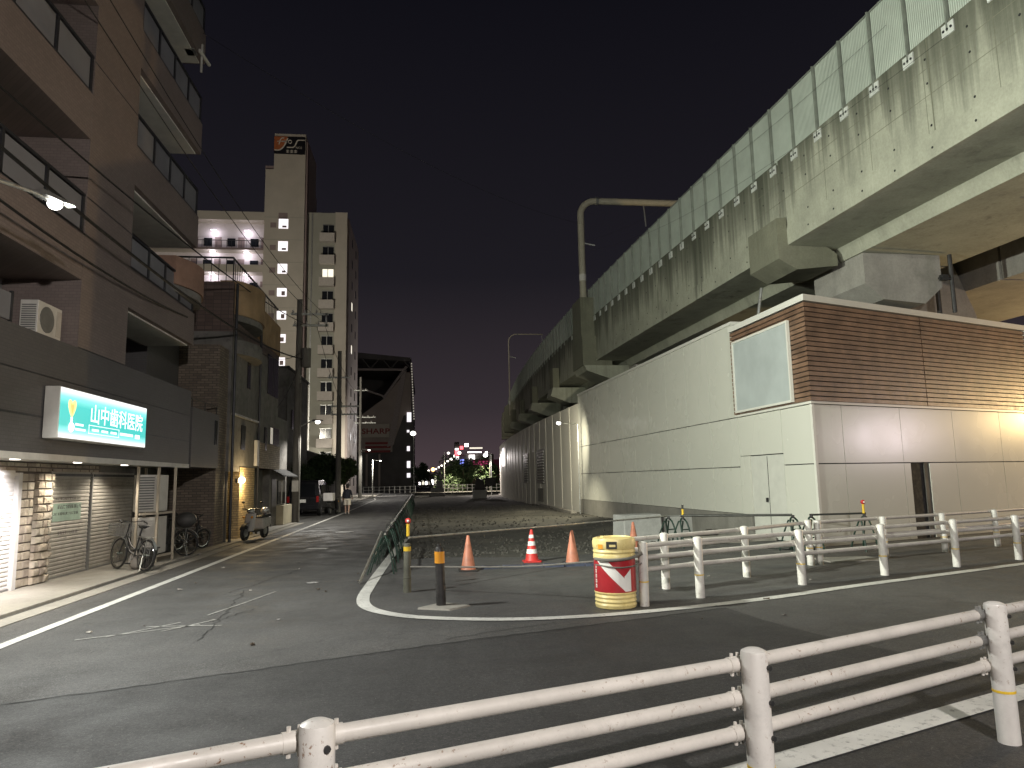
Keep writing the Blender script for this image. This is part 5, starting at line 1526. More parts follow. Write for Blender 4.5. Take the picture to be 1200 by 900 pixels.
for k in range(22):
    z = 26.4 - k * 0.56; x = -2.92 + (26.4 - z) * 0.043
    MB().box(x - 0.12, SY + 0.18, z, x + 0.1, SY + 0.295, z + 0.3).build('edge_light', 'lit_dim', st)
for (z, h, w_) in ((14.2, 2.0, 0.9), (12.0, 0.5, 0.5), (8.1, 1.0, 0.6), (4.6, 1.4, 0.7), (2.6, 0.9, 0.7)):
    MB().box(-3.9, SY + 0.5, z, -3.9 + w_, SY + 0.59, z + h).build('stair_light', 'lit_white', st)
bd = MB().box(-13.7, SY - 0.1, 10.95, -7.5, SY + 0.9, 13.8).build('sign_board', 'tower_wall', st)
MB().box(-40, SY + 32, 0, -4.0, SY + 34, 28.5).build('rear_wall', 'stadium_dark', st)
text('lettering', 'SHARP', 1.55, 'stadium_red', bd, frame_mtx((-13.2, SY - 0.14, 11.75), (1, 0, 0), (0, 0, 1)), 0.02, 'LEFT', 0.03, 1.25)
for z in (9.6, 8.8, 7.9):
    MB().box(-12.5, SY + 0.9, z - 0.0, -7.3, SY + 1.15, z + 0.45).build('red_band', 'stadium_red', st)
for k in range(8):
    MB().box(-28 + k * 2.6, SY + 1.05, 1.0, -27.6 + k * 2.6, SY + 1.19, 7.6).build('base_rib', 'stadium_stand', st)

# ------------------------------------------------------------------ the railway viaduct
vd = thing('railway_viaduct', 'weathered concrete railway viaduct with a pale green noise barrier', 'viaduct', (11.3, 20, 0))
JOINTS = [-19.5, -0.3, 19.1, 38.6, 58.4, 78.0, 98.0, 118.0, 138.0, 158.0, 178.0]
SECT = [(0.0, 8.86), (-0.035, 8.84), (-0.035, 8.32), (1.66, 8.32), (1.80, 7.95), (5.40, 7.95), (5.55, 8.6), (7.0, 9.3), (7.0, 9.6), (0.32, 9.6), (0.32, 11.0), (0.0, 11.0)]
def sweep(sec, s0, s1, step=2.0):
    n = max(1, int(math.ceil((s1 - s0) / step)))
    m = MB(); k = len(sec)
    v = [vp(s0 + (s1 - s0) * i / n, a, z) for i in range(n + 1) for a, z in sec]
    f = [(i * k + j, i * k + (j + 1) % k, (i + 1) * k + (j + 1) % k, (i + 1) * k + j) for i in range(n) for j in range(k)]
    f += [tuple(reversed(range(k))), tuple(range(n * k, (n + 1) * k))]
    return m.add(v, f)
def vhexa(s0, s1, n0, n1, z0, z1):
    return MB().hexa([vp(s0, n0, z0), vp(s1, n0, z0), vp(s1, n1, z0), vp(s0, n1, z0), vp(s0, n0, z1), vp(s1, n0, z1), vp(s1, n1, z1), vp(s0, n1, z1)])
for a, b in zip(JOINTS, JOINTS[1:]):
    g_ = sweep(SECT, a + 0.05, b - 0.05, 19 if b < 31 else 2.2).build('girder', 'viaduct_concrete', vd)
    sweep([(7.3, 7.6), (12.5, 7.6), (12.5, 9.6), (7.3, 9.6)], a + 0.05, b - 0.05, 19 if b < 31 else 2.2).build('inner_girder', 'soffit_concrete', vd)
sweep([(0.33, 9.605), (12.6, 9.605), (12.6, 9.9), (0.33, 9.9)], -19, 177, 2.2).build('deck', 'dark_concrete', vd)
# the joints' dark plates on the fascia
for s in (6.5, 13.0, 29.0):
    MB().hexa([vp(s, -0.006, 8.9), vp(s + 0.03, -0.006, 8.9), vp(s + 0.03, 0.01, 8.9), vp(s, 0.01, 8.9), vp(s, -0.006, 10.98), vp(s + 0.03, -0.006, 10.98), vp(s + 0.03, 0.01, 10.98), vp(s, 0.01, 10.98)]).build('fascia_joint', 'dark_concrete', vd)
for z in (9.72, 10.32):
    sweep([(-0.004, z), (0.004, z), (0.004, z + 0.012), (-0.004, z + 0.012)], 0.0, 38.4, 38.4 / 2).build('formwork_line', 'dark_concrete', vd)
for s in [2.2 + 1.83 * k for k in range(19)]:
    if abs(s - 19.1) > 0.5:
        vhexa(s, s + 0.010, -0.004, 0.004, 8.9, 10.98).build('formwork_line', 'dark_concrete', vd)
# form-tie holes on the near fascia
hm = MB()
for s in [6.2 + 1.15 * k for k in range(26)]:
    for z in (8.55, 9.05, 10.0, 10.55):
        hm.extrude([vp(s + 0.028 * math.cos(q), -0.041 if z < 8.8 else -0.005, z + 0.028 * math.sin(q)) for q in [k * math.pi / 4 for k in range(8)]], (0.006, 0, 0))
hm.build('tie_holes', 'void', vd, kind='stuff')
# inset strips on the underside
for k in range(5):
    s0 = 10.6 + (k % 2) * 1.0; n0 = 2.5 + k * 0.42
    mm = MB()
    for q in range(14):
        s = s0 + q * 0.18
        mm.hexa([vp(s, n0, 7.935), vp(s + 0.06, n0, 7.935), vp(s + 0.06, n0 + 0.2, 7.935), vp(s, n0 + 0.2, 7.935), vp(s, n0, 7.949), vp(s + 0.06, n0, 7.949), vp(s + 0.06, n0 + 0.2, 7.949), vp(s, n0 + 0.2, 7.949)])
    mm.build('soffit_grating', 'steel_grey', vd)
# noise barrier: panel after panel between posts, each post on a bolted plate
SP = 1.15
pos = [-6 + SP * k for k in range(0, 92)]
for s in pos:
    vhexa(s + 0.04, s + SP - 0.04, 0.03, 0.07, 10.9 if s > 20 else 10.93, 12.74).build('barrier_panel', 'barrier_green', vd)
    p_ = vhexa(s - 0.02, s + 0.02, -0.045, 0.08, 10.75, 12.78).build('barrier_post', 'barrier_post', vd)
    if s < 45:
        vhexa(s - 0.16, s + 0.16, -0.03, -0.002, 10.66, 10.92).build('foot_plate', 'bracket_plate', p_)
        if s < 26:
            bm_ = MB()
            for q in (-0.10, 0.0, 0.10):
                bm_.extrude([vp(s + q + 0.03 * math.cos(k * 1.047), -0.048, 10.79 + 0.03 * math.sin(k * 1.047)) for k in range(6)], (0.017, 0, 0))
            bm_.build('bolts', 'steel_dark', p_)
sweep([(0.02, 12.75), (0.085, 12.75), (0.085, 12.80), (0.02, 12.80)], -6, 100, 2).build('barrier_top_rail', 'barrier_post', vd)
# pier caps, side stops and piers
def vprism(sec, s0, s1):
    return sweep(sec, s0, s1, s1 - s0)
vprism([(-0.36, 7.9), (-0.36, 9.1), (-0.045, 9.15), (-0.045, 8.31), (1.2, 8.31), (1.5, 8.1), (1.5, 7.75), (0.2, 7.6)], 18.75, 20.4).build('side_stop', 'dark_concrete', vd)
for j in JOINTS[2:8]:
    vprism([(1.85, 7.94), (1.85, 7.05), (2.4, 6.6), (3.7, 6.5), (4.3, 7.0), (4.3, 7.94)], j - 1.0, j + 1.4).build('pier_cap', 'soffit_concrete', vd)
    vprism([(4.6, -0.4), (4.6, 6.0), (7.6, 6.0), (7.6, -0.4)], j + 2.2, j + 3.8).build('pier', 'soffit_concrete', vd)
    vprism([(4.6, 6.01), (4.6, 7.93), (5.5, 8.5), (6.9, 8.5), (7.6, 6.8), (7.6, 6.01)], j + 1.41, j + 3.9).build('pier_head', 'soffit_concrete', vd)
vprism([(-0.78, 9.72), (-0.78, 12.05), (0.02, 12.05), (0.02, 9.72)], 39.0, 41.0).build('mast_block', 'dark_concrete', vd)
vprism([(-0.80, 8.05), (-0.80, 9.72), (0.55, 9.72), (0.55, 8.33), (0.9, 8.31), (0.9, 8.05)], 38.75, 41.2).build('side_stop', 'dark_concrete', vd)
vprism([(-0.6, 7.75), (-0.75, 8.045), (2.0, 8.045), (2.0, 7.2), (1.0, 7.2)], 38.7, 41.2).build('pier_cap_arm', 'viaduct_concrete', vd)
for s in (49.0, 58.9, 68.5, 78.5):
    vprism([(-0.5, 8.1), (-0.5, 9.5), (-0.045, 9.5), (-0.045, 8.1)], s - 0.1, s + 1.2).build('side_stop', 'dark_concrete', vd)
    vprism([(-0.7, 7.5), (-0.55, 8.09), (3, 8.09), (3, 7.0), (0.6, 7.0)], s - 0.3, s + 1.5).build('pier_cap_arm', 'viaduct_concrete', vd)
for s in (84, 92, 99):
    vprism([(-1.0, 7.4), (-1.0, 10.4), (0.1, 11.2), (0.1, 7.4)], s - 0.1, s + 1.8).build('far_buttress', 'dark_concrete', vd)
MB().cyl(vp(19.2, 5.1, 5.9), vp(19.2, 5.1, 8.6), 0.07, n=10).cyl(vp(17.9, 4.45, 6.2), vp(17.9, 4.45, 7.9), 0.06, n=10).build('drain_pipe', 'steel_dark', vd)
MB().cyl(vp(17.9, 4.05, 7.2), vp(17.9, 4.45, 7.2), 0.045, n=8).box(vp(17.9, 4.1, 0)[0], vp(17.9, 4.1, 0)[1] - 0.06, 7.14, vp(17.9, 4.3, 0)[0], vp(17.9, 4.3, 0)[1] + 0.06, 7.3).build('valve', 'steel_dark', vd)
MB().cyl(vp(20.8, -0.1, 6.0), vp(20.8, 0.2, 7.6), 0.05, n=8).build('drain_pipe', 'galvanised', vd)

def mast(s, n, z0, ztop, reach, label, r):
    x, y, _ = vp(s, n, 0)
    t = thing('catenary_mast', label, 'mast', (x, y, z0))
    pts = [(x, y, z0), (x, y, ztop - 0.9)] + [(x + 0.9 - 0.9 * math.cos(R(a)), y, ztop - 0.9 + 0.9 * math.sin(R(a))) for a in range(15, 90, 15)] + [(x + 0.9, y, ztop), (x + reach, y, ztop)]
    MB().tube(pts, r, 14).build('bent_pipe', 'mast_paint', t, smooth=True)
    MB().cyl((x, y, z0 + 1.2), (x, y, z0 + 1.6), r * 1.06, n=14).build('band', 'ac_white', t)
    MB().cyl((x + reach * 0.35, y, ztop), (x + reach * 0.35, y - 0.0, ztop), r, n=6) if False else None
    MB().cyl((x + 0.95, y, ztop), (x + 1.1, y, ztop), r * 1.25, n=14).build('flange', 'steel_grey', t)
    MB().cyl((x + 3.9, y, ztop - 0.1), (x + 4.0, y, ztop - 1.5), 0.04, n=6).build('hanger', 'galvanised', t)
    MB().cyl((x, y, ztop - 2.6), (x + 0.8, y, ztop - 2.75), 0.05, n=6).build('insulator_arm', 'galvanised', t)
    return t
enamel_mat('mast_paint', (0.50, 0.46, 0.36), (0.25, 0.12, 0.06), 0.8, 0.5)
mast(39.9, -0.36, 12.05, 18.2, 9.5, 'tall bent steel mast rising from the viaduct and arching over it', 0.2)
mast(80.0, -0.6, 9.0, 18.4, 4.0, 'far thin mast standing on the viaduct edge', 0.07)

# ------------------------------------------------------------------ the panel-clad building under the viaduct
cb = thing('clad_building', 'white panel-clad building with a brown slatted upper box under the viaduct', 'building', (CORNER.x, CORNER.y, 0))
N_L, N_R = Vector((-U.y, U.x)), Vector((D2.y, -D2.x))
def corner(b):
    """the corner point where both faces are offset by b outwards (mitre)"""
    det = N_L.x * N_R.y - N_L.y * N_R.x
    x = (b * N_R.y - N_L.y * b) / det
    y = (N_L.x * b - b * N_R.x) / det
    return (CORNER.x + x, CORNER.y + y)
def wedge(b, a_left, a_right, depth):
    """footprint with a mitred corner: left face up to a_left, right face up to a_right"""
    return [fr_left(a_left, b, 0)[:2], corner(b), fr_right(a_right, b, 0)[:2], fr_right(a_right, -depth, 0)[:2], corner(-depth), fr_left(a_left, -depth, 0)[:2]]
MB().prism(wedge(-0.05, 22.3, 24.0, 2.6), -0.4, 3.45).build('core', 'void', cb)
MB().prism([fr_left(22.3, -0.05, 0)[:2], fr_left(3.7, -0.05, 0)[:2], fr_left(3.7, -2.6, 0)[:2], fr_left(22.3, -2.6, 0)[:2]], 3.451, 6.25).build('core', 'void', cb)
ROWS = [(0.0, 1.985), (1.995, 3.455), (3.465, 6.30)]
GAP = 0.008
def panel(fr, a0, a1, z0, z1, m='panel_white', t0=-0.045, t1=0.0):
    MB().fbox(fr, a0 + GAP, a1 - GAP, t0, t1, z0 + GAP, z1 - GAP).build('wall_panel', m, cb)
# street face: door near the corner, then panels over a concrete plinth
cols = [3.85 + 1.84 * k for k in range(11)]
cols[-1] = 22.25
for a0, a1 in zip(cols, cols[1:]):
    panel(fr_left, a0, a1, 0.62, 1.985)
    panel(fr_left, a0, a1, 1.995, 3.455)
    panel(fr_left, a0, a1, 3.465, 6.30)
panel(fr_left, 0.06, 1.45, 0.0, 1.985)
panel(fr_left, 0.06, 1.45, 1.995, 3.455)
panel(fr_left, 1.45, 3.85, 2.30, 3.455)
panel(fr_left, 3.23, 3.85, 0.62, 2.30)
MB().fbox(fr_left, 3.3, 22.3, -0.05, 0.03, -0.5, 0.615).build('plinth', 'plinth_concrete', cb)
dr = MB().fbox(fr_left, 1.47, 3.22, -0.045, -0.012, 0.02, 2.28).build('door', 'door_white', cb)
MB().fbox(fr_left, 2.30, 2.315, -0.014, -0.004, 0.05, 2.25).build('door_gap', 'void', dr)
MB().fbox(fr_left, 2.36, 2.44, -0.012, 0.03, 1.0, 1.12).build('door_handle', 'steel_dark', dr)
MB().fbox(fr_left, 2.0, 3.1, 0.05, 2.2, -0.02, 0.09).build('door_step', 'pavement_concrete', cb)
MB().fbox(fr_left, 20.05, 22.3, -0.4, 0.02, 6.301, 6.40).fbox(fr_left, 3.9, 20.04, -0.4, 0.02, 6.301, 6.40).build('coping', 'panel_trim', cb)
# side-road face
rc = [0.06, 1.05] + [1.05 + 2.29 * k for k in range(1, 11)]
for k, (a0, a1) in enumerate(zip(rc, rc[1:])):
    if k == 2:
        panel(fr_right, a0, 3.62, 0.0, 1.985)
        panel(fr_right, 4.42, a1, 0.0, 1.985)
    else:
        panel(fr_right, a0, a1, 0.0, 1.985)
    panel(fr_right, a0, a1, 1.995, 3.455)
dr = MB().fbox(fr_right, 3.64, 4.2, -0.2, -0.16, 0.02, 1.98).build('door', 'door_white', cb)
MB().fbox(fr_right, 4.21, 4.41, -0.22, -0.02, 0.02, 1.98).build('door_reveal', 'house_dark', dr)
MB().fbox(fr_right, 4.1, 4.16, -0.16, -0.10, 0.95, 1.1).build('door_handle', 'steel_dark', dr)
MB().prism([corner(0.02), fr_right(0.06, 0.02, 0)[:2], fr_right(0.06, -0.03, 0)[:2], corner(-0.03), fr_left(0.06, -0.03, 0)[:2], fr_left(0.06, 0.02, 0)[:2]][::-1], 0.0, 3.458).build('corner_trim', 'panel_trim', cb)
# slatted box
BO = 0.10
MB().prism(wedge(BO - 0.06, 3.78, 9.55, 1.5), 3.50, 6.02).build('box_core', 'void', cb)
def mitre_slat(fr, a_end, b0, b1, z0, z1):
    i, o = corner(b0), corner(b1)
    p = [i, o, fr(a_end, b1, 0)[:2], fr(a_end, b0, 0)[:2]]
    return MB().hexa([(*q, z0) for q in p] + [(*q, z1) for q in p])
nsl = 20; pt = (6.02 - 3.53) / nsl
sr = random.Random(9)
for k in range(nsl):
    z0 = 3.53 + k * pt; z1 = z0 + pt - 0.028
    mitre_slat(fr_left, 3.84, BO - 0.055, BO + sr.uniform(-0.004, 0.004), z0, z1).build('slat', sr.choice(['wood_slat', 'wood_slat_pale']), cb)
    mitre_slat(fr_right, 4.42, BO - 0.055, BO + sr.uniform(-0.004, 0.004), z0, z1).build('slat', sr.choice(['wood_slat', 'wood_slat_pale']), cb)
    MB().fbox(fr_right, 4.45, 9.6, BO - 0.055, BO + sr.uniform(-0.004, 0.004), z0, z1).build('slat', sr.choice(['wood_slat', 'wood_slat_pale']), cb)
MB().prism(wedge(BO + 0.03, 3.88, 9.66, 1.2), 6.03, 6.19).build('cornice', 'panel_trim', cb)
MB().prism(wedge(BO - 0.2, 3.7, 9.5, 1.3), 6.021, 6.12).build('box_roof', 'dark_concrete', cb)
MB().fbox(fr_right, 9.62, 9.70, -1.5, BO + 0.03, 3.46, 6.02).build('end_trim', 'panel_trim', cb)
MB().prism(wedge(0.06, 3.86, 9.7, 0.04), 3.462, 3.522).build('base_trim', 'panel_trim', cb)
MB().fbox(fr_right, 9.75, 24, -1.5, 0.0, 3.461, 5.2).build('rear_box', 'panel_white', cb)
sg = thing('blank_signboard', 'blank grey signboard in a white frame on the slatted box', 'signboard', (*fr_left(2, 0.2, 3.6)[:2], 3.6))
MB().fbox(fr_left, 0.62, 3.54, BO + 0.012, BO + 0.06, 3.62, 5.62).build('board', 'board_grey', sg)
for (a0, a1, z0, z1) in ((0.56, 3.60, 5.62, 5.68), (0.56, 3.60, 3.56, 3.62), (0.56, 0.62, 3.62, 5.62), (3.54, 3.60, 3.62, 5.62)):
    MB().fbox(fr_left, a0, a1, BO + 0.01, BO + 0.09, z0, z1).build('frame', 'panel_trim', sg)

# pale site wall that carries on along the lot
swl = thing('site_wall', 'long pale sheet wall with two louvred vents beyond the white panels', 'wall', (*vp(60, -1.2, 0)[:2], 0))
ws = [38.75 + 2.45 * k for k in range(21)]
for s in ws:
    n0 = -1.1 - (s - 38) * 0.008
    vhexa(s + 0.008, s + 2.45 - 0.008, n0, n0 + 0.06, -0.4, 5.92).build('wall_sheet', 'sheet_pale', swl)
    vhexa(s - 0.012, s + 0.012, n0 - 0.004, n0 + 0.05, -0.4, 5.9).build('joint_cover', 'sheet_pale', swl)
for (s0, s1) in ((49.2, 52.3), (56.6, 59.3)):
    n0 = -1.1 - (s0 - 38) * 0.008
    lv = vhexa(s0, s1, n0 - 0.05, n0 - 0.013, 1.45, 3.85).build('louvre', 'steel_dark', swl)
    for k in range(12):
        z = 1.5 + k * 0.195
        vhexa(s0 + 0.05, s1 - 0.05, n0 - 0.12, n0 - 0.051, z, z + 0.05).build('slat', 'steel_grey', lv)
vhexa(49.6, 52.0, -1.245, -1.21, 0.15, 1.1).build('hatch', 'plinth_concrete', swl)
vhexa(77.0, 79.5, -1.62, -1.56, 3.2, 5.2).build('lit_panel', 'lit_white', swl)
vhexa(38.7, 92, -1.75, -1.45, -0.4, -0.02).build('footing', 'pavement_concrete', swl)

# ------------------------------------------------------------------ white guard fences
def guard_fence(label, posts, h=0.86, rails=(0.80, 0.635, 0.47), r_post=0.066, r_rail=0.034, off=0.075, ext=(0.0, 0.0), closeup=False):
    t = thing('guard_fence', label, 'fence', (posts[0][0], posts[0][1], 0), 'white guard fences')
    P = [Vector(p) for p in posts]
    for p in P:
        lean = (rnd.uniform(-0.008, 0.008), rnd.uniform(-0.008, 0.008))
        n = 20 if closeup else 14
        m = MB()
        prof = [(r_post, -0.05), (r_post, h - 0.02), (r_post * 0.93, h - 0.006), (r_post * 0.55, h + 0.006), (0.004, h + 0.010)]
        m.lathe(prof, (0, 0, 0), n)
        m.v = [(p.x + x + lean[0] * z, p.y + y + lean[1] * z, z) for x, y, z in m.v]
        o = m.build('post', 'white_enamel', t, smooth=True)
        MB().lathe([(r_post + 0.0015, 0.318), (r_post + 0.0015, 0.334)], (p.x + lean[0] * 0.33, p.y + lean[1] * 0.33, 0), n).build('yellow_band', 'band_yellow', o)
        if closeup:
            d = (P[-1] - P[0]).normalized(); nn = Vector((-d.y, d.x))
            for z in rails:
                b = MB()
                q = p - nn * (r_post * 0.95) + d * 0.02
                b.cyl((q.x, q.y, z), (q.x - nn.x * 0.014, q.y - nn.y * 0.014, z), 0.013, n=8)
                b.build('bolt', 'steel_dark', o)
    d_all = (P[-1] - P[0]).normalized()
    for z in rails:
        for i in range(len(P) - 1):
            d = (P[i + 1] - P[i]).normalized(); nn = Vector((-d.y, d.x)) * off
            a = P[i] + nn - d * (ext[0] if i == 0 else 0.0); b = P[i + 1] + nn + d * (ext[1] if i == len(P) - 2 else 0.0)
            a2, b2 = a + d * 0.012, b - d * 0.012
            ro = MB().cyl((a2.x, a2.y, z), (b2.x, b2.y, z), r_rail, n=16 if closeup else 10).build('rail', 'rail_enamel', t, smooth=True)
            for q, sg_ in ((a2, 1), (b2, -1)):
                k = MB()
                e0 = q + d * (0.10 * sg_)
                k.cyl((q.x, q.y, z), (e0.x, e0.y, z), r_rail * 1.13, n=12)
                if closeup:
                    for w in (0.035, 0.075):
                        c_ = q + d * (w * sg_)
                        k.cyl((c_.x, c_.y, z + r_rail), (c_.x, c_.y, z + r_rail + 0.022), 0.009, n=6)
                        k.cyl((c_.x, c_.y, z - r_rail - 0.02), (c_.x, c_.y, z - r_rail), 0.009, n=6)
                k.build('sleeve', 'steel_grey' if closeup and rnd.random() < 0.35 else 'rail_enamel', ro, smooth=True)
    return t
guard_fence('white pipe guard fence closest to the viewer', [(-4.5, 1.15), (-2.42, 2.02), (-0.40, 2.83), (1.64, 3.55), (3.74, 4.44), (5.8, 5.27), (7.9, 6.1)], 0.88, closeup=True)
guard_fence('white pipe guard fence running right from the yellow and red barrel', [(2.97, 9.76), (3.95, 10.22), (5.96, 11.02), (7.82, 11.67), (9.71, 12.34), (11.55, 12.98), (13.5, 13.7), (15.4, 14.4)], 0.86)
guard_fence('rear white guard fence behind the barrel, left length', [(3.75, 11.14), (5.52, 12.07), (7.38, 13.27)], 0.86, ext=(0.95, 0.0))
guard_fence('rear white guard fence in front of the beige wall, right length', [(7.62, 13.36), (9.42, 13.98), (11.25, 14.60), (13.17, 15.36), (15.1, 16.1)], 0.84)

# ------------------------------------------------------------------ crash barrel
br = thing('crash_barrel', 'yellow water barrel with a red band and white arrow at the fence end', 'barrel', (2.58, 9.80, 0))
RB = 0.295
prof = [(0.24, 0.0), (0.275, 0.01), (0.285, 0.05), (0.272, 0.075), (0.286, 0.10), (0.272, 0.13), (0.285, 0.155), (0.272, 0.185), (0.288, 0.205), (0.288, 0.215), (0.282, 0.22), (0.282, 0.655), (0.29, 0.66), (0.292, 0.70), (0.28, 0.725), (0.294, 0.75), (0.282, 0.78), (0.296, 0.81), (0.298, 0.89), (0.285, 0.925), (0.23, 0.94), (0.225, 0.925), (0.001, 0.92)]
MB().lathe([(r, z) for r, z in prof], (2.58, 9.80, 0), 40).build('drum', 'barrel_yellow', br, smooth=True)
def on_drum(poly, rad, name, m_, nseg=1):
    """a flat shape (angle in degrees from the viewer, height) wrapped on the drum"""
    base_a = math.atan2(-9.8, -2.58)
    def P(a, z, r):
        t_ = base_a + R(a)
        return (2.58 + r * math.cos(t_), 9.80 + r * math.sin(t_), z)
    m = MB()
    amin, amax = min(p[0] for p in poly), max(p[0] for p in poly)
    n = max(2, int((amax - amin) / 4))
    def span(a):
        zs = []
        for (a0, z0), (a1, z1) in zip(poly, poly[1:] + poly[:1]):
            if (a0 - a) * (a1 - a) <= 0 and abs(a1 - a0) > 1e-6:
                zs.append(z0 + (z1 - z0) * (a - a0) / (a1 - a0))
        return (min(zs), max(zs)) if zs else None
    prev = None
    for k in range(n + 1):
        a = amin + (amax - amin) * (k + (0.001 if k == 0 else -0.001 if k == n else 0)) / n
        s_ = span(a)
        if s_ and prev:
            m.quad(P(prev[0], prev[1][0], rad), P(a, s_[0], rad), P(a, s_[1], rad), P(prev[0], prev[1][1], rad))
        prev = (a, s_) if s_ else None
    return m.build(name, m_, br, smooth=True)
bd = MB().lathe([(0.2835, 0.222), (0.2835, 0.654)], (2.58, 9.80, 0), 40, False).build('red_band', 'barrel_red', br, smooth=True)
on_drum([(-58, 0.652), (-22, 0.652), (48, 0.30), (48, 0.235), (28, 0.235)], 0.2850, 'arrow', 'reflective_white')
on_drum([(26, 0.43), (48, 0.53), (48, 0.25), (30, 0.25)], 0.2856, 'arrow', 'reflective_white')
gm = random.Random(2)
for k in range(5):
    z = 0.275 + k * 0.066
    on_drum([(-66, z), (-58, z), (-58, z + 0.048), (-66, z + 0.048)], 0.2862, 'character', 'reflective_white')
    on_drum([(-64, z + 0.012), (-60.5, z + 0.012), (-60.5, z + 0.03), (-64, z + 0.03)], 0.2868, 'character_gap', 'barrel_red')
on_drum([(-46, 0.795), (-30, 0.795), (-30, 0.855), (-46, 0.855)], 0.2995, 'orange_sticker', 'band_orange')
on_drum([(-20, 0.80), (8, 0.80), (8, 0.895), (-20, 0.895)], 0.2998, 'maker_plate', 'machine_dark')
on_drum([(-12, 0.825), (4, 0.825), (4, 0.855), (-12, 0.855)], 0.3004, 'plate_print', 'barrel_yellow')
MB().box(2.40, 9.72, 0.921, 2.52, 9.84, 0.955).build('cap', 'barrel_yellow', br, bevel=0.01)

# ------------------------------------------------------------------ bollards, cones, barricades, blocks
t = thing('bollard', 'grey-green bollard with a yellow band at the corner of the lot', 'bollard', (-0.30, 11.8, 0))
MB().lathe([(0.062, -0.05), (0.062, 0.22), (0.066, 0.225), (0.066, 0.235), (0.058, 0.24), (0.058, 0.74), (0.05, 0.765), (0.004, 0.77)], (-0.30, 11.8, 0), 16).build('post', 'bollard_green', t, smooth=True)
MB().lathe([(0.0605, 0.645), (0.0605, 0.715)], (-0.30, 11.8, 0), 16).build('yellow_band', 'band_yellow', t)
t = thing('bollard', 'leaning black bollard with an orange-yellow band set in a concrete pad', 'bollard', (0.21, 10.36, 0))
o = MB().lathe([(0.068, -0.05), (0.070, 0.3), (0.064, 0.34), (0.066, 0.58), (0.062, 0.80), (0.045, 0.825), (0.03, 0.83), (0.03, 0.86), (0.004, 0.865)], (0.21, 10.36, 0), 14)
lean = lambda v: [(x - 0.03 * z, y, z) for x, y, z in v]
o.v = lean(o.v); o.build('post', 'bollard_black', t, smooth=True)
o = MB().lathe([(0.072, 0.60), (0.0715, 0.76)], (0.21, 10.36, 0), 14); o.v = lean(o.v); o.build('band', 'band_orange', t, smooth=True)
o = MB().hexa([(-0.12, 10.22, 0), (0.32, 10.0, 0), (0.62, 10.28, 0), (0.22, 10.62, 0), (-0.11, 10.23, 0.022), (0.31, 10.02, 0.022), (0.60, 10.28, 0.022), (0.22, 10.60, 0.022)]).build('concrete_pad', 'pavement_concrete')
tag(o, 'rough concrete pad around the foot of the leaning bollard', 'concrete pad')

def cone(loc, label, striped=False, h=0.68, colr='cone_orange'):
    x, y, z = loc
    t = thing('traffic_cone', label, 'cone', loc, 'traffic cones on the lot edge')
    MB().prism([(x - 0.19 + a, y - 0.19 + b) for a, b in ((0.03, 0), (0.35, 0), (0.38, 0.03), (0.38, 0.35), (0.35, 0.38), (0.03, 0.38), (0, 0.35), (0, 0.03))], z, z + 0.03).build('base', 'machine_dark' if not striped else 'cone_red', t, bevel=0.005)
    MB().lathe([(0.15, 0.031), (0.14, 0.05), (0.028, h - 0.01), (0.018, h), (0.002, h)], (x, y, z), 24).build('body', 'cone_red' if striped else colr, t, smooth=True)
    if striped:
        f = lambda q: 0.142 + (0.028 - 0.14) * (q - 0.05) / (h - 0.06)
        for (a, b) in ((0.18, 0.27), (0.345, 0.43), (0.50, 0.57)):
            MB().lathe([(f(a), a), (f(b), b)], (x, y, z), 24).build('stripe', 'reflective_white', t, smooth=True)
    return t
cone((0.82, 14.25, 0.0), 'faded orange cone standing furthest left on the lot edge')
cone((2.25, 15.40, 0.0), 'red and white striped cone in the middle of the lot edge', True)
cone((3.02, 14.85, 0.0), 'plain orange cone just left of the barrel', colr='cone_red_faded' if 'cone_red_faded' in MATS else 'cone_orange')
cone((5.35, 18.3, -0.08), 'distant orange cone peeping out above the barrel')
# flattened blue-grey sheet on the ground by the cones
o = MB()
for k in range(6):
    x = 1.1 + k * 0.42
    o.hexa([(x, 14.35 + 0.06 * math.sin(k), 0.0), (x + 0.40, 14.4 + 0.05 * math.sin(k + 1), 0.0), (x + 0.40, 14.75, 0.0), (x, 14.72, 0.0), (x + 0.02, 14.4, 0.04 + 0.02 * math.sin(k * 2)), (x + 0.38, 14.44, 0.05), (x + 0.38, 14.7, 0.03), (x + 0.02, 14.68, 0.045)])
mat('sheet_blue', (0.055, 0.065, 0.10), 0.5, 0.4, 6)
tag(o.build('ground_sheet', 'sheet_blue'), 'crumpled dark blue sheet lying between the cones', 'sheet')

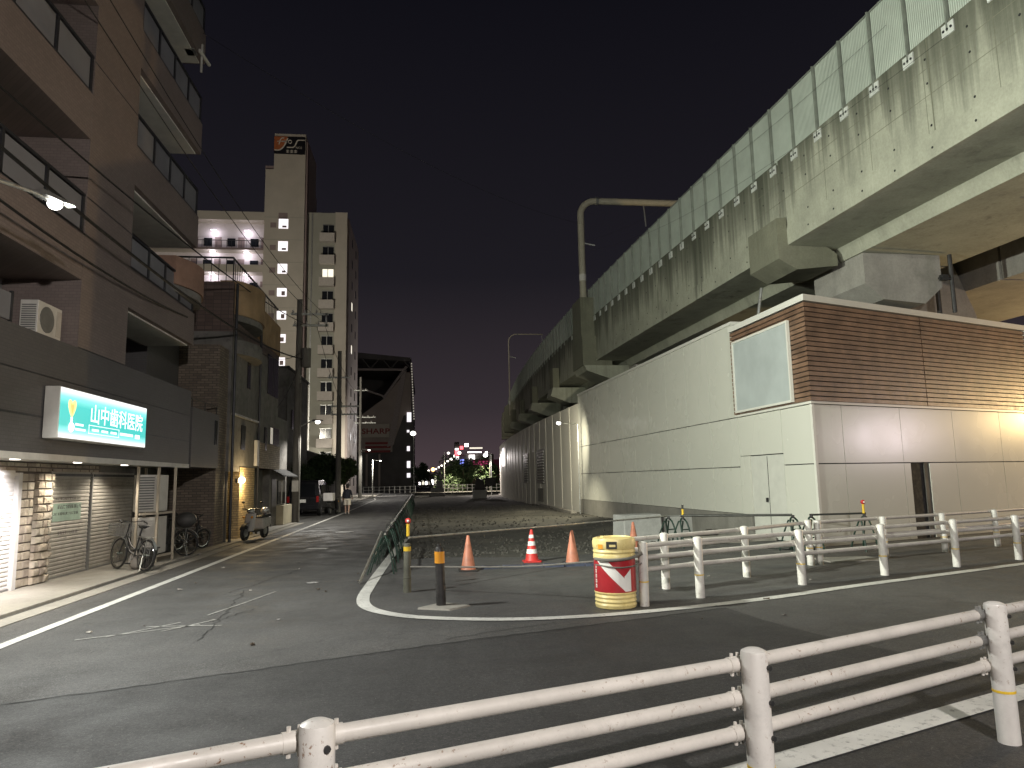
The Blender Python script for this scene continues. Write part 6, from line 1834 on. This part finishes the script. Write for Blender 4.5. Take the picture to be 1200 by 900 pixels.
def stand_mesh(x, y, z0, yaw, parent, h=0.78, rr_=0.022):
    """green single-pipe barricade stand: two hooped legs spread front and back, cross bars"""
    c, s = math.cos(yaw), math.sin(yaw)
    P = lambda u, v, z: (x + c * u - s * v, y + s * u + c * v, z0 + z)
    hoop = [P(-0.16, -0.26, 0), P(-0.14, -0.2, 0.35), P(-0.11, -0.12, 0.62)] + [P(0.11 * math.cos(R(a)) , -0.12 + 0.06 * math.sin(R(a)), 0.62 + 0.15 * math.sin(R(a))) for a in range(180, -1, -30)] + [P(0.11, -0.12, 0.62), P(0.14, -0.2, 0.35), P(0.16, -0.26, 0)]
    hoop2 = [P(-0.16, 0.26, 0), P(-0.12, 0.13, 0.4), P(-0.07, 0.0, 0.70), P(0.07, 0.0, 0.70), P(0.12, 0.13, 0.4), P(0.16, 0.26, 0)]
    a = MB().tube(hoop, rr_, 7).build('hoop', 'barricade_green', parent, smooth=True)
    MB().tube(hoop2, rr_ * 0.9, 7).build('rear_leg', 'barricade_green', parent, smooth=True)
    MB().cyl(P(-0.14, -0.2, 0.32), P(0.14, -0.2, 0.32), 0.015, n=6).cyl(P(-0.12, -0.15, 0.5), P(0.12, -0.15, 0.5), 0.015, n=6).build('cross_bar', 'barricade_green', parent)
    MB().cyl(P(0, -0.08, h - 0.03), P(0, -0.08, h + 0.04), 0.035, n=8).build('pipe_clamp', 'steel_dark', parent)
def barricade(x, y, z0, yaw, label, group, rr_=0.022):
    t = thing('barricade_stand', label, 'barricade', (x, y, z0), group)
    stand_mesh(x, y, z0, yaw, t, 0.78, rr_)
    return t
def pipe(a, b, label, r=0.018, m_='pipe_grey', group='barricade pipes'):
    o = MB().cyl(a, b, r, n=10).build('barricade_pipe', m_, smooth=True)
    return tag(o, label, 'pipe', group)
RG = 'green barricade stands by the white building'
barricade(6.02, 17.6, -0.06, R(20), 'green barricade stand in front of the concrete blocks', RG)
barricade(6.32, 17.4, -0.06, R(20), 'green barricade stand with a yellow marker by the concrete blocks', RG)
barricade(8.35, 15.75, 0, R(10), 'left one of the twin green stands before the white door', RG)
barricade(8.72, 15.62, 0, R(10), 'right one of the twin green stands before the white door', RG)
barricade(9.85, 15.35, 0, R(5), 'green stand with a red lamp marker at the building corner', RG)
pipe((-0.28, 11.95, 0.84), (6.0, 17.55, 0.76), 'long pale pipe spanning from the corner bollard across the lot')
pipe((6.3, 17.35, 0.78), (8.35, 15.68, 0.82), 'dark pipe from the concrete blocks to the twin green stands', 0.03, 'pipe_dark')
pipe((8.7, 15.55, 0.82), (9.9, 15.28, 0.84), 'short dark pipe from the twin stands to the building corner', 0.022, 'pipe_dark')
pipe((8.0, 16.6, 0.02), (9.0, 15.5, 0.04), 'dark pipe lying on the ground before the white door', 0.03, 'pipe_dark')
def marker(x, y, z, label, red=True):
    t = thing('marker_lamp', label, 'marker', (x, y, z))
    MB().cyl((x, y, z), (x, y, z + 0.2), 0.028, n=10).build('yellow_sleeve', 'band_yellow', t)
    if red:
        MB().ball((x, y, z + 0.25), 0.05, 12, 8).build('red_lens', 'cone_red', t, smooth=True)
        MB().ball((x, y - 0.035, z + 0.25), 0.024, 8, 6).build('glint', 'reflective_white', t)
    else:
        MB().cyl((x, y, z + 0.201), (x, y, z + 0.3), 0.026, n=10).build('dark_top', 'machine_dark', t)
marker(6.35, 17.32, 0.74, 'yellow and dark marker on the stand by the concrete blocks', False)
marker(9.85, 15.27, 0.84, 'red round marker lamp on the stand at the building corner')
marker(-0.30, 12.35, 0.84, 'red and yellow marker lamp above the corner bollard')
# the rope looped from the bollards to the barrel and the fence
rp = smooth_line([(-0.26, 11.72, 0.35), (0.2, 10.9, 0.42), (0.21, 10.44, 0.50)], 5)
rp = [(-0.25, 11.75, 0.40), (0.6, 11.3, 0.42), (1.5, 10.7, 0.47), (2.28, 9.9, 0.60), (2.35, 9.62, 0.63), (2.52, 9.51, 0.645), (2.72, 9.54, 0.66), (2.95, 9.70, 0.70)]
rope = MB().tube(smooth_line(rp, 6), 0.013, 6).tube(smooth_line([(2.29, 9.74, 0.58), (2.40, 9.57, 0.57), (2.55, 9.50, 0.555), (2.74, 9.54, 0.56), (2.93, 9.69, 0.58)], 6), 0.010, 6).tube(smooth_line([(2.29, 9.74, 0.655), (2.40, 9.555, 0.655), (2.55, 9.487, 0.66), (2.74, 9.53, 0.675), (2.93, 9.68, 0.72)], 6), 0.02, 6).build('rope', 'rope', smooth=True)
tag(rope, 'grey rope tied from the bollard round the barrel to the fence', 'rope')

# concrete blocks
def block(c, yaw, l, w, h, label):
    t = MB()
    cc, ss = math.cos(yaw), math.sin(yaw)
    P = lambda u, v, z: (c[0] + cc * u - ss * v, c[1] + ss * u + cc * v, c[2] + z)
    t.hexa([P(-l / 2, -w / 2, 0), P(l / 2, -w / 2, 0), P(l / 2, w / 2, 0), P(-l / 2, w / 2, 0), P(-l / 2 + 0.02, -w / 2 + 0.02, h), P(l / 2 - 0.02, -w / 2 + 0.02, h), P(l / 2 - 0.02, w / 2 - 0.02, h), P(-l / 2 + 0.02, w / 2 - 0.02, h)])
    tag(t.build('concrete_block', 'block_concrete', bevel=0.025), label, 'concrete block', 'concrete blocks')
block((6.15, 20.6, -0.15), R(12), 1.25, 0.75, 0.82, 'left concrete block behind the green stands')
block((7.35, 21.0, -0.15), R(12), 1.0, 0.75, 0.72, 'right concrete block behind the green stands')

# left edge of the lot: a long row of green stands with pipes and netting
LG = 'green barricade row along the street edge of the lot'
ORD = ['first', 'second', 'third', 'fourth', 'fifth', 'sixth', 'seventh', 'eighth', 'ninth', 'tenth', 'eleventh', 'twelfth', 'thirteenth', 'fourteenth', 'fifteenth', 'sixteenth', 'seventeenth', 'eighteenth', 'nineteenth', 'twentieth'] + ['twenty-' + w_ for w_ in ('first', 'second', 'third', 'fourth', 'fifth', 'sixth', 'seventh', 'eighth')]
row = [(-0.84 - 0.0065 * (y - 13), y) for y in [14.3 + 1.7 * k + 0.25 * math.sin(k * 2.3) for k in range(26)]]
for k, (x, y) in enumerate(row):
    barricade(x, y, -0.02 if y < 17 else -0.08, R(90) + rnd.uniform(-0.12, 0.12), 'green barricade stand, %s from the near end of the netted row' % ORD[k], LG, 0.015)
for k in range(len(row) - 1):
    a, b = row[k], row[k + 1]
    j = rnd.uniform(-0.03, 0.03)
    pipe((a[0] + 0.06, a[1] - 0.1, 0.76 + j), (b[0] + 0.06, b[1] + 0.1, 0.76 - j), 'upper grey pipe after the %s stand of the netted row' % ORD[k], 0.022, 'pipe_grey', 'pipes of the netted row along the street')
    pipe((a[0] - 0.12, a[1] - 0.1, 0.40 + j), (b[0] - 0.12, b[1] + 0.1, 0.40 - j), 'lower grey pipe after the %s stand of the netted row' % ORD[k], 0.02, 'pipe_grey', 'pipes of the netted row along the street')
nt_ = MB()
y = 15.2
nr = random.Random(21)
while y < 57:
    x = -0.86 - 0.0065 * (y - 13)
    for q in range(5):
        z = 0.05 + q * 0.14
        nt_.cyl((x - 0.1 + nr.uniform(-0.05, 0.05), y, z), (x - 0.1 + nr.uniform(-0.05, 0.05), y + 0.42, z + nr.uniform(-0.09, 0.1)), 0.006, n=4)
    nt_.cyl((x - 0.13 + nr.uniform(-0.04, 0.04), y, 0.0), (x - 0.02, y + nr.uniform(-0.2, 0.2), nr.uniform(0.5, 0.74)), 0.007, n=4)
    nt_.cyl((x - 0.13 + nr.uniform(-0.04, 0.04), y + 0.2, 0.02), (x - 0.02, y + 0.2 + nr.uniform(-0.25, 0.25), nr.uniform(0.45, 0.7)), 0.006, n=4)
    y += 0.4
o = tag(nt_.build('green_netting', 'net_green'), 'sagging dark green netting tied along the barricade row', 'netting')
pipe((-1.15, 12.9, 0.03), (-0.9, 15.0, 0.74), 'slanted pale pipe leaning at the near end of the netted row', 0.02, 'pipe_grey', None)

# ------------------------------------------------------------------ far end of the lot and the street
t = thing('small_excavator', 'dark small excavator silhouette at the far end of the lot', 'excavator', (1.4, 90, -0.2))
X, Y, Z = 1.4, 90, -0.2
for s_ in (-0.6, 0.6):
    MB().box(X - 1.0, Y + s_ - 0.18, Z, X + 1.0, Y + s_ + 0.18, Z + 0.5).build('track', 'machine_dark', t, bevel=0.15)
MB().box(X - 0.8, Y - 0.7, Z + 0.55, X + 0.85, Y + 0.7, Z + 1.15).build('deck', 'machine_dark', t, bevel=0.1)
MB().box(X - 0.1, Y - 0.5, Z + 1.151, X + 0.7, Y + 0.5, Z + 2.0).build('cab', 'machine_dark', t, bevel=0.08)
MB().tube([(X - 0.6, Y, Z + 1.1), (X - 0.9, Y, Z + 2.3), (X - 0.3, Y, Z + 3.1)], 0.13, 8).build('boom', 'machine_dark', t)
MB().tube([(X - 0.3, Y, Z + 3.1), (X + 0.5, Y, Z + 2.6)], 0.1, 8).box(X + 0.3, Y - 0.3, Z + 2.2, X + 0.8, Y + 0.3, Z + 2.7).build('bucket_arm', 'machine_dark', t)
t = thing('pump_on_block', 'dark covered pump standing on a pale concrete block near the site wall', 'pump', (5.7, 77, -0.2))
MB().box(5.0, 76.5, -0.2, 6.45, 77.4, 0.72).build('block', 'block_concrete', t, bevel=0.03)
MB().hexa([(5.1, 76.6, 0.721), (6.35, 76.6, 0.721), (6.3, 77.3, 0.721), (5.15, 77.3, 0.721), (5.35, 76.7, 2.0), (6.2, 76.75, 1.7), (6.1, 77.2, 1.8), (5.4, 77.2, 2.1)]).build('covered_pump', 'machine_dark', t, bevel=0.12)
MB().tube([(5.6, 76.9, 1.9), (5.45, 76.9, 2.6), (5.9, 76.9, 2.2)], 0.06, 7).build('hose', 'machine_dark', t)
MB().box(6.3, 76.8, 1.1, 7.5, 77.2, 2.0).build('tank', 'machine_dark', t, bevel=0.1)
# railing at the street's end, posts and rails
def railing_far(p0, p1, n, h, label, m_='galvanised'):
    t = thing('end_railing', label, 'railing', (p0[0], p0[1], 0))
    for k in range(n + 1):
        x, y = p0[0] + (p1[0] - p0[0]) * k / n, p0[1] + (p1[1] - p0[1]) * k / n
        MB().cyl((x, y, -0.2), (x, y, h), 0.05, n=6).build('post', m_, t)
    for z in (h * 0.5, h * 0.92):
        MB().cyl((p0[0], p0[1], z), (p1[0], p1[1], z), 0.035, n=6).build('rail', m_, t)
railing_far((-9.5, 112), (-1.6, 112), 10, 1.1, 'pale railing closing off the street below the stadium')
railing_far((1.2, 112), (13, 109), 16, 1.2, 'row of white posts with rails behind the far end of the lot', 'white_enamel')
street_lamp('warm lamp over the crossing behind the white posts', (3.0, 116.6, 0), (3.6, 115.6, 6.2), 6.4, 9000, (1.0, 0.85, 0.62), 'lamp_far', spot=100, size=0.3)
street_lamp('warm lamp further along the crossing behind the white posts', (10.4, 116.6, 0), (9.8, 115.4, 6.2), 6.4, 9000, (1.0, 0.85, 0.62), 'lamp_far', spot=100, size=0.3)
# row of far lamps towards the station
for k, (x, y, z, c_) in enumerate([(9.2, 196, 9.3, 'lamp_far'), (8.6, 212, 9.0, 'lamp_far'), (8.3, 236, 8.8, 'lamp_far'), (8.0, 262, 8.8, 'lamp_far'), (7.6, 292, 8.7, 'lamp_far'), (7.2, 325, 8.7, 'lamp_far'), (6.6, 365, 8.7, 'lamp_far'), (5.8, 410, 8.6, 'lamp_far'), (1.2, 300, 6.0, 'lamp_far'), (0.4, 330, 5.0, 'lamp_far'), (3.4, 340, 7.2, 'lamp_far_orange')]):
    t = thing('far_street_lamp', 'small distant street lamp, %s from the neon building in the receding row' % ['first', 'second', 'third', 'fourth', 'fifth', 'sixth', 'seventh', 'eighth', 'ninth', 'tenth', 'last'][k] if c_ == 'lamp_far' else 'distant orange lamp low on the horizon', 'street lamp', (x, y, 0), 'distant street lamps')
    MB().cyl((x, y, -0.4), (x, y, z), 0.09, n=6).build('pole', 'galvanised', t)
    MB().ball((x, y, z), 0.42 if k not in (10,) else 0.9, 10, 8).build('lamp_globe', c_, t)
# station buildings with neon
t = thing('neon_building', 'distant station building with glowing red, white and blue signs', 'building', (9.5, 200, 0))
MB().box(9.3, 200, -0.4, 19, 215, 9.0).build('wall', 'house_dark', t)
MB().box(8.0, 199.5, -0.4, 9.29, 201, 12.5).build('sign_pylon', 'house_dark', t)
for (x0, x1, z0, z1, m_) in ((8.1, 9.2, 8.6, 10.2, 'neon_red'), (8.15, 9.1, 10.25, 10.7, 'neon_white'), (8.1, 9.2, 7.6, 8.4, 'neon_white'), (9.5, 10.6, 6.0, 7.6, 'neon_blue'), (10.8, 11.9, 11.1, 12.0, 'neon_white'), (9.5, 10.4, 10.4, 11.3, 'neon_red'), (12.0, 13.6, 7.6, 8.8, 'neon_white'), (11.6, 15.5, 9.4, 9.7, 'neon_white'), (12.2, 15.8, 10.5, 10.9, 'lit_cream')):
    MB().box(x0, 199.2, z0, x1, 199.45, z1).build('neon_sign', m_, t)
t = thing('magenta_building', 'distant building front lit magenta beside the site wall', 'building', (14, 190, 0))
MB().box(12.4, 190, -0.4, 22, 199, 7.2).build('wall', 'magenta_lit_wall', t)
for k in range(5):
    MB().box(12.5 + k * 0.85, 189.9, 0.4, 13.15 + k * 0.85, 189.99, 6.8).build('lit_panel', 'neon_pink', t)
t = thing('shop_glow', 'row of distant lit shopfronts low on the horizon', 'shop', (1, 290, 0))
MB().box(-3, 290, -0.4, 7.5, 296, 4.2).build('wall', 'house_dark', t)
for k in range(8):
    MB().box(-2.8 + k * 1.25, 289.9, 0.4, -1.9 + k * 1.25, 289.99, 1.6 + (k % 3) * 0.7).build('lit_window', ['neon_white', 'lit_cream', 'neon_white', 'lit_dim'][k % 4], t)

# ------------------------------------------------------------------ trees and shrubs
def tree(x, y, h, rx, rz, label, leaf, n_leaf, trunk_h, group, seed, z0=0.0, size=0.3, name='street_tree', cat='tree'):
    q = random.Random(seed)
    t = thing(name, label, cat, (x, y, z0), group)
    m = MB()
    m.tube([(x, y, z0 - 0.2), (x + 0.05, y, z0 + trunk_h * 0.6), (x - 0.03, y, z0 + trunk_h)], 0.13, 8, 0.09)
    tips = []
    for k in range(7):
        a = q.uniform(0, 6.28); e_ = q.uniform(0.4, 0.9)
        p1 = (x + math.cos(a) * rx * 0.35, y + math.sin(a) * rx * 0.35, z0 + trunk_h + (h - trunk_h) * 0.3 * e_)
        p2 = (x + math.cos(a) * rx * 0.75, y + math.sin(a) * rx * 0.75, z0 + trunk_h + (h - trunk_h) * 0.75 * e_)
        m.tube([(x, y, z0 + trunk_h * 0.85), p1, p2], 0.06, 6, 0.02)
        tips.append(p2)
    m.build('trunk', 'trunk_bark', t, smooth=True)
    cm = MB()
    cl = [(q.uniform(-0.7, 0.7) * rx, q.uniform(-0.7, 0.7) * rx, z0 + trunk_h + rz * q.uniform(0.1, 1.75), q.uniform(0.3, 0.55) * rx) for _ in range(16)]
    V, F = [], []
    for k in range(n_leaf):
        c = cl[k % 16]
        u = Vector((q.gauss(0, 1), q.gauss(0, 1), q.gauss(0, 1))).normalized() * (c[3] * q.random() ** 0.4)
        p = Vector((x + c[0], y + c[1], c[2])) + u
        a = Vector((q.gauss(0, 1), q.gauss(0, 1), q.gauss(0, 0.6))).normalized(); b = a.orthogonal().normalized()
        L = size * q.uniform(0.6, 1.3); Wd = L * 0.38
        i = len(V)
        V += [tuple(p - a * L * 0.5), tuple(p + b * Wd * 0.5), tuple(p + a * L * 0.5 + Vector((0, 0, -0.1 * L))), tuple(p - b * Wd * 0.5)]
        F.append((i, i + 1, i + 2, i + 3))
    cm.add(V, F)
    cm.build('crown', leaf, t)
    return t
TG = 'street trees on the far left pavement'
tree(-7.3, 52, 3.5, 1.0, 0.9, 'dark leafy street tree just beyond the thin utility pole', 'leaf_dark', 3500, 1.9, TG, 1)
tree(-7.1, 64, 3.9, 1.15, 1.0, 'leafy street tree beside the far left lamp', 'leaf_mid', 3500, 1.8, TG, 2)
tree(-8.0, 47.0, 2.9, 1.0, 0.8, 'dark bushy tree behind the parked van', 'leaf_dark', 2500, 1.2, TG, 3)
tree(-8.4, 70, 4.4, 1.4, 1.2, 'leafy tree in the shade before the stadium', 'leaf_dark', 3000, 1.8, TG, 4)
tree(6.4, 122, 6.0, 4.6, 2.4, 'broad green shrub mass lit behind the white posts', 'leaf_dark', 7000, 0.3, None, 5, size=0.55, name='shrub', cat='shrub')
tree(10.2, 124, 5.0, 3.0, 2.0, 'rounded green shrub beside the site wall end', 'leaf_dark', 4000, 0.3, None, 6, size=0.5, name='shrub', cat='shrub')
tree(-1.0, 150, 6.0, 2.0, 2.0, 'small dark tree at the end of the street', 'leaf_dark', 2500, 1.6, None, 7, size=0.5)
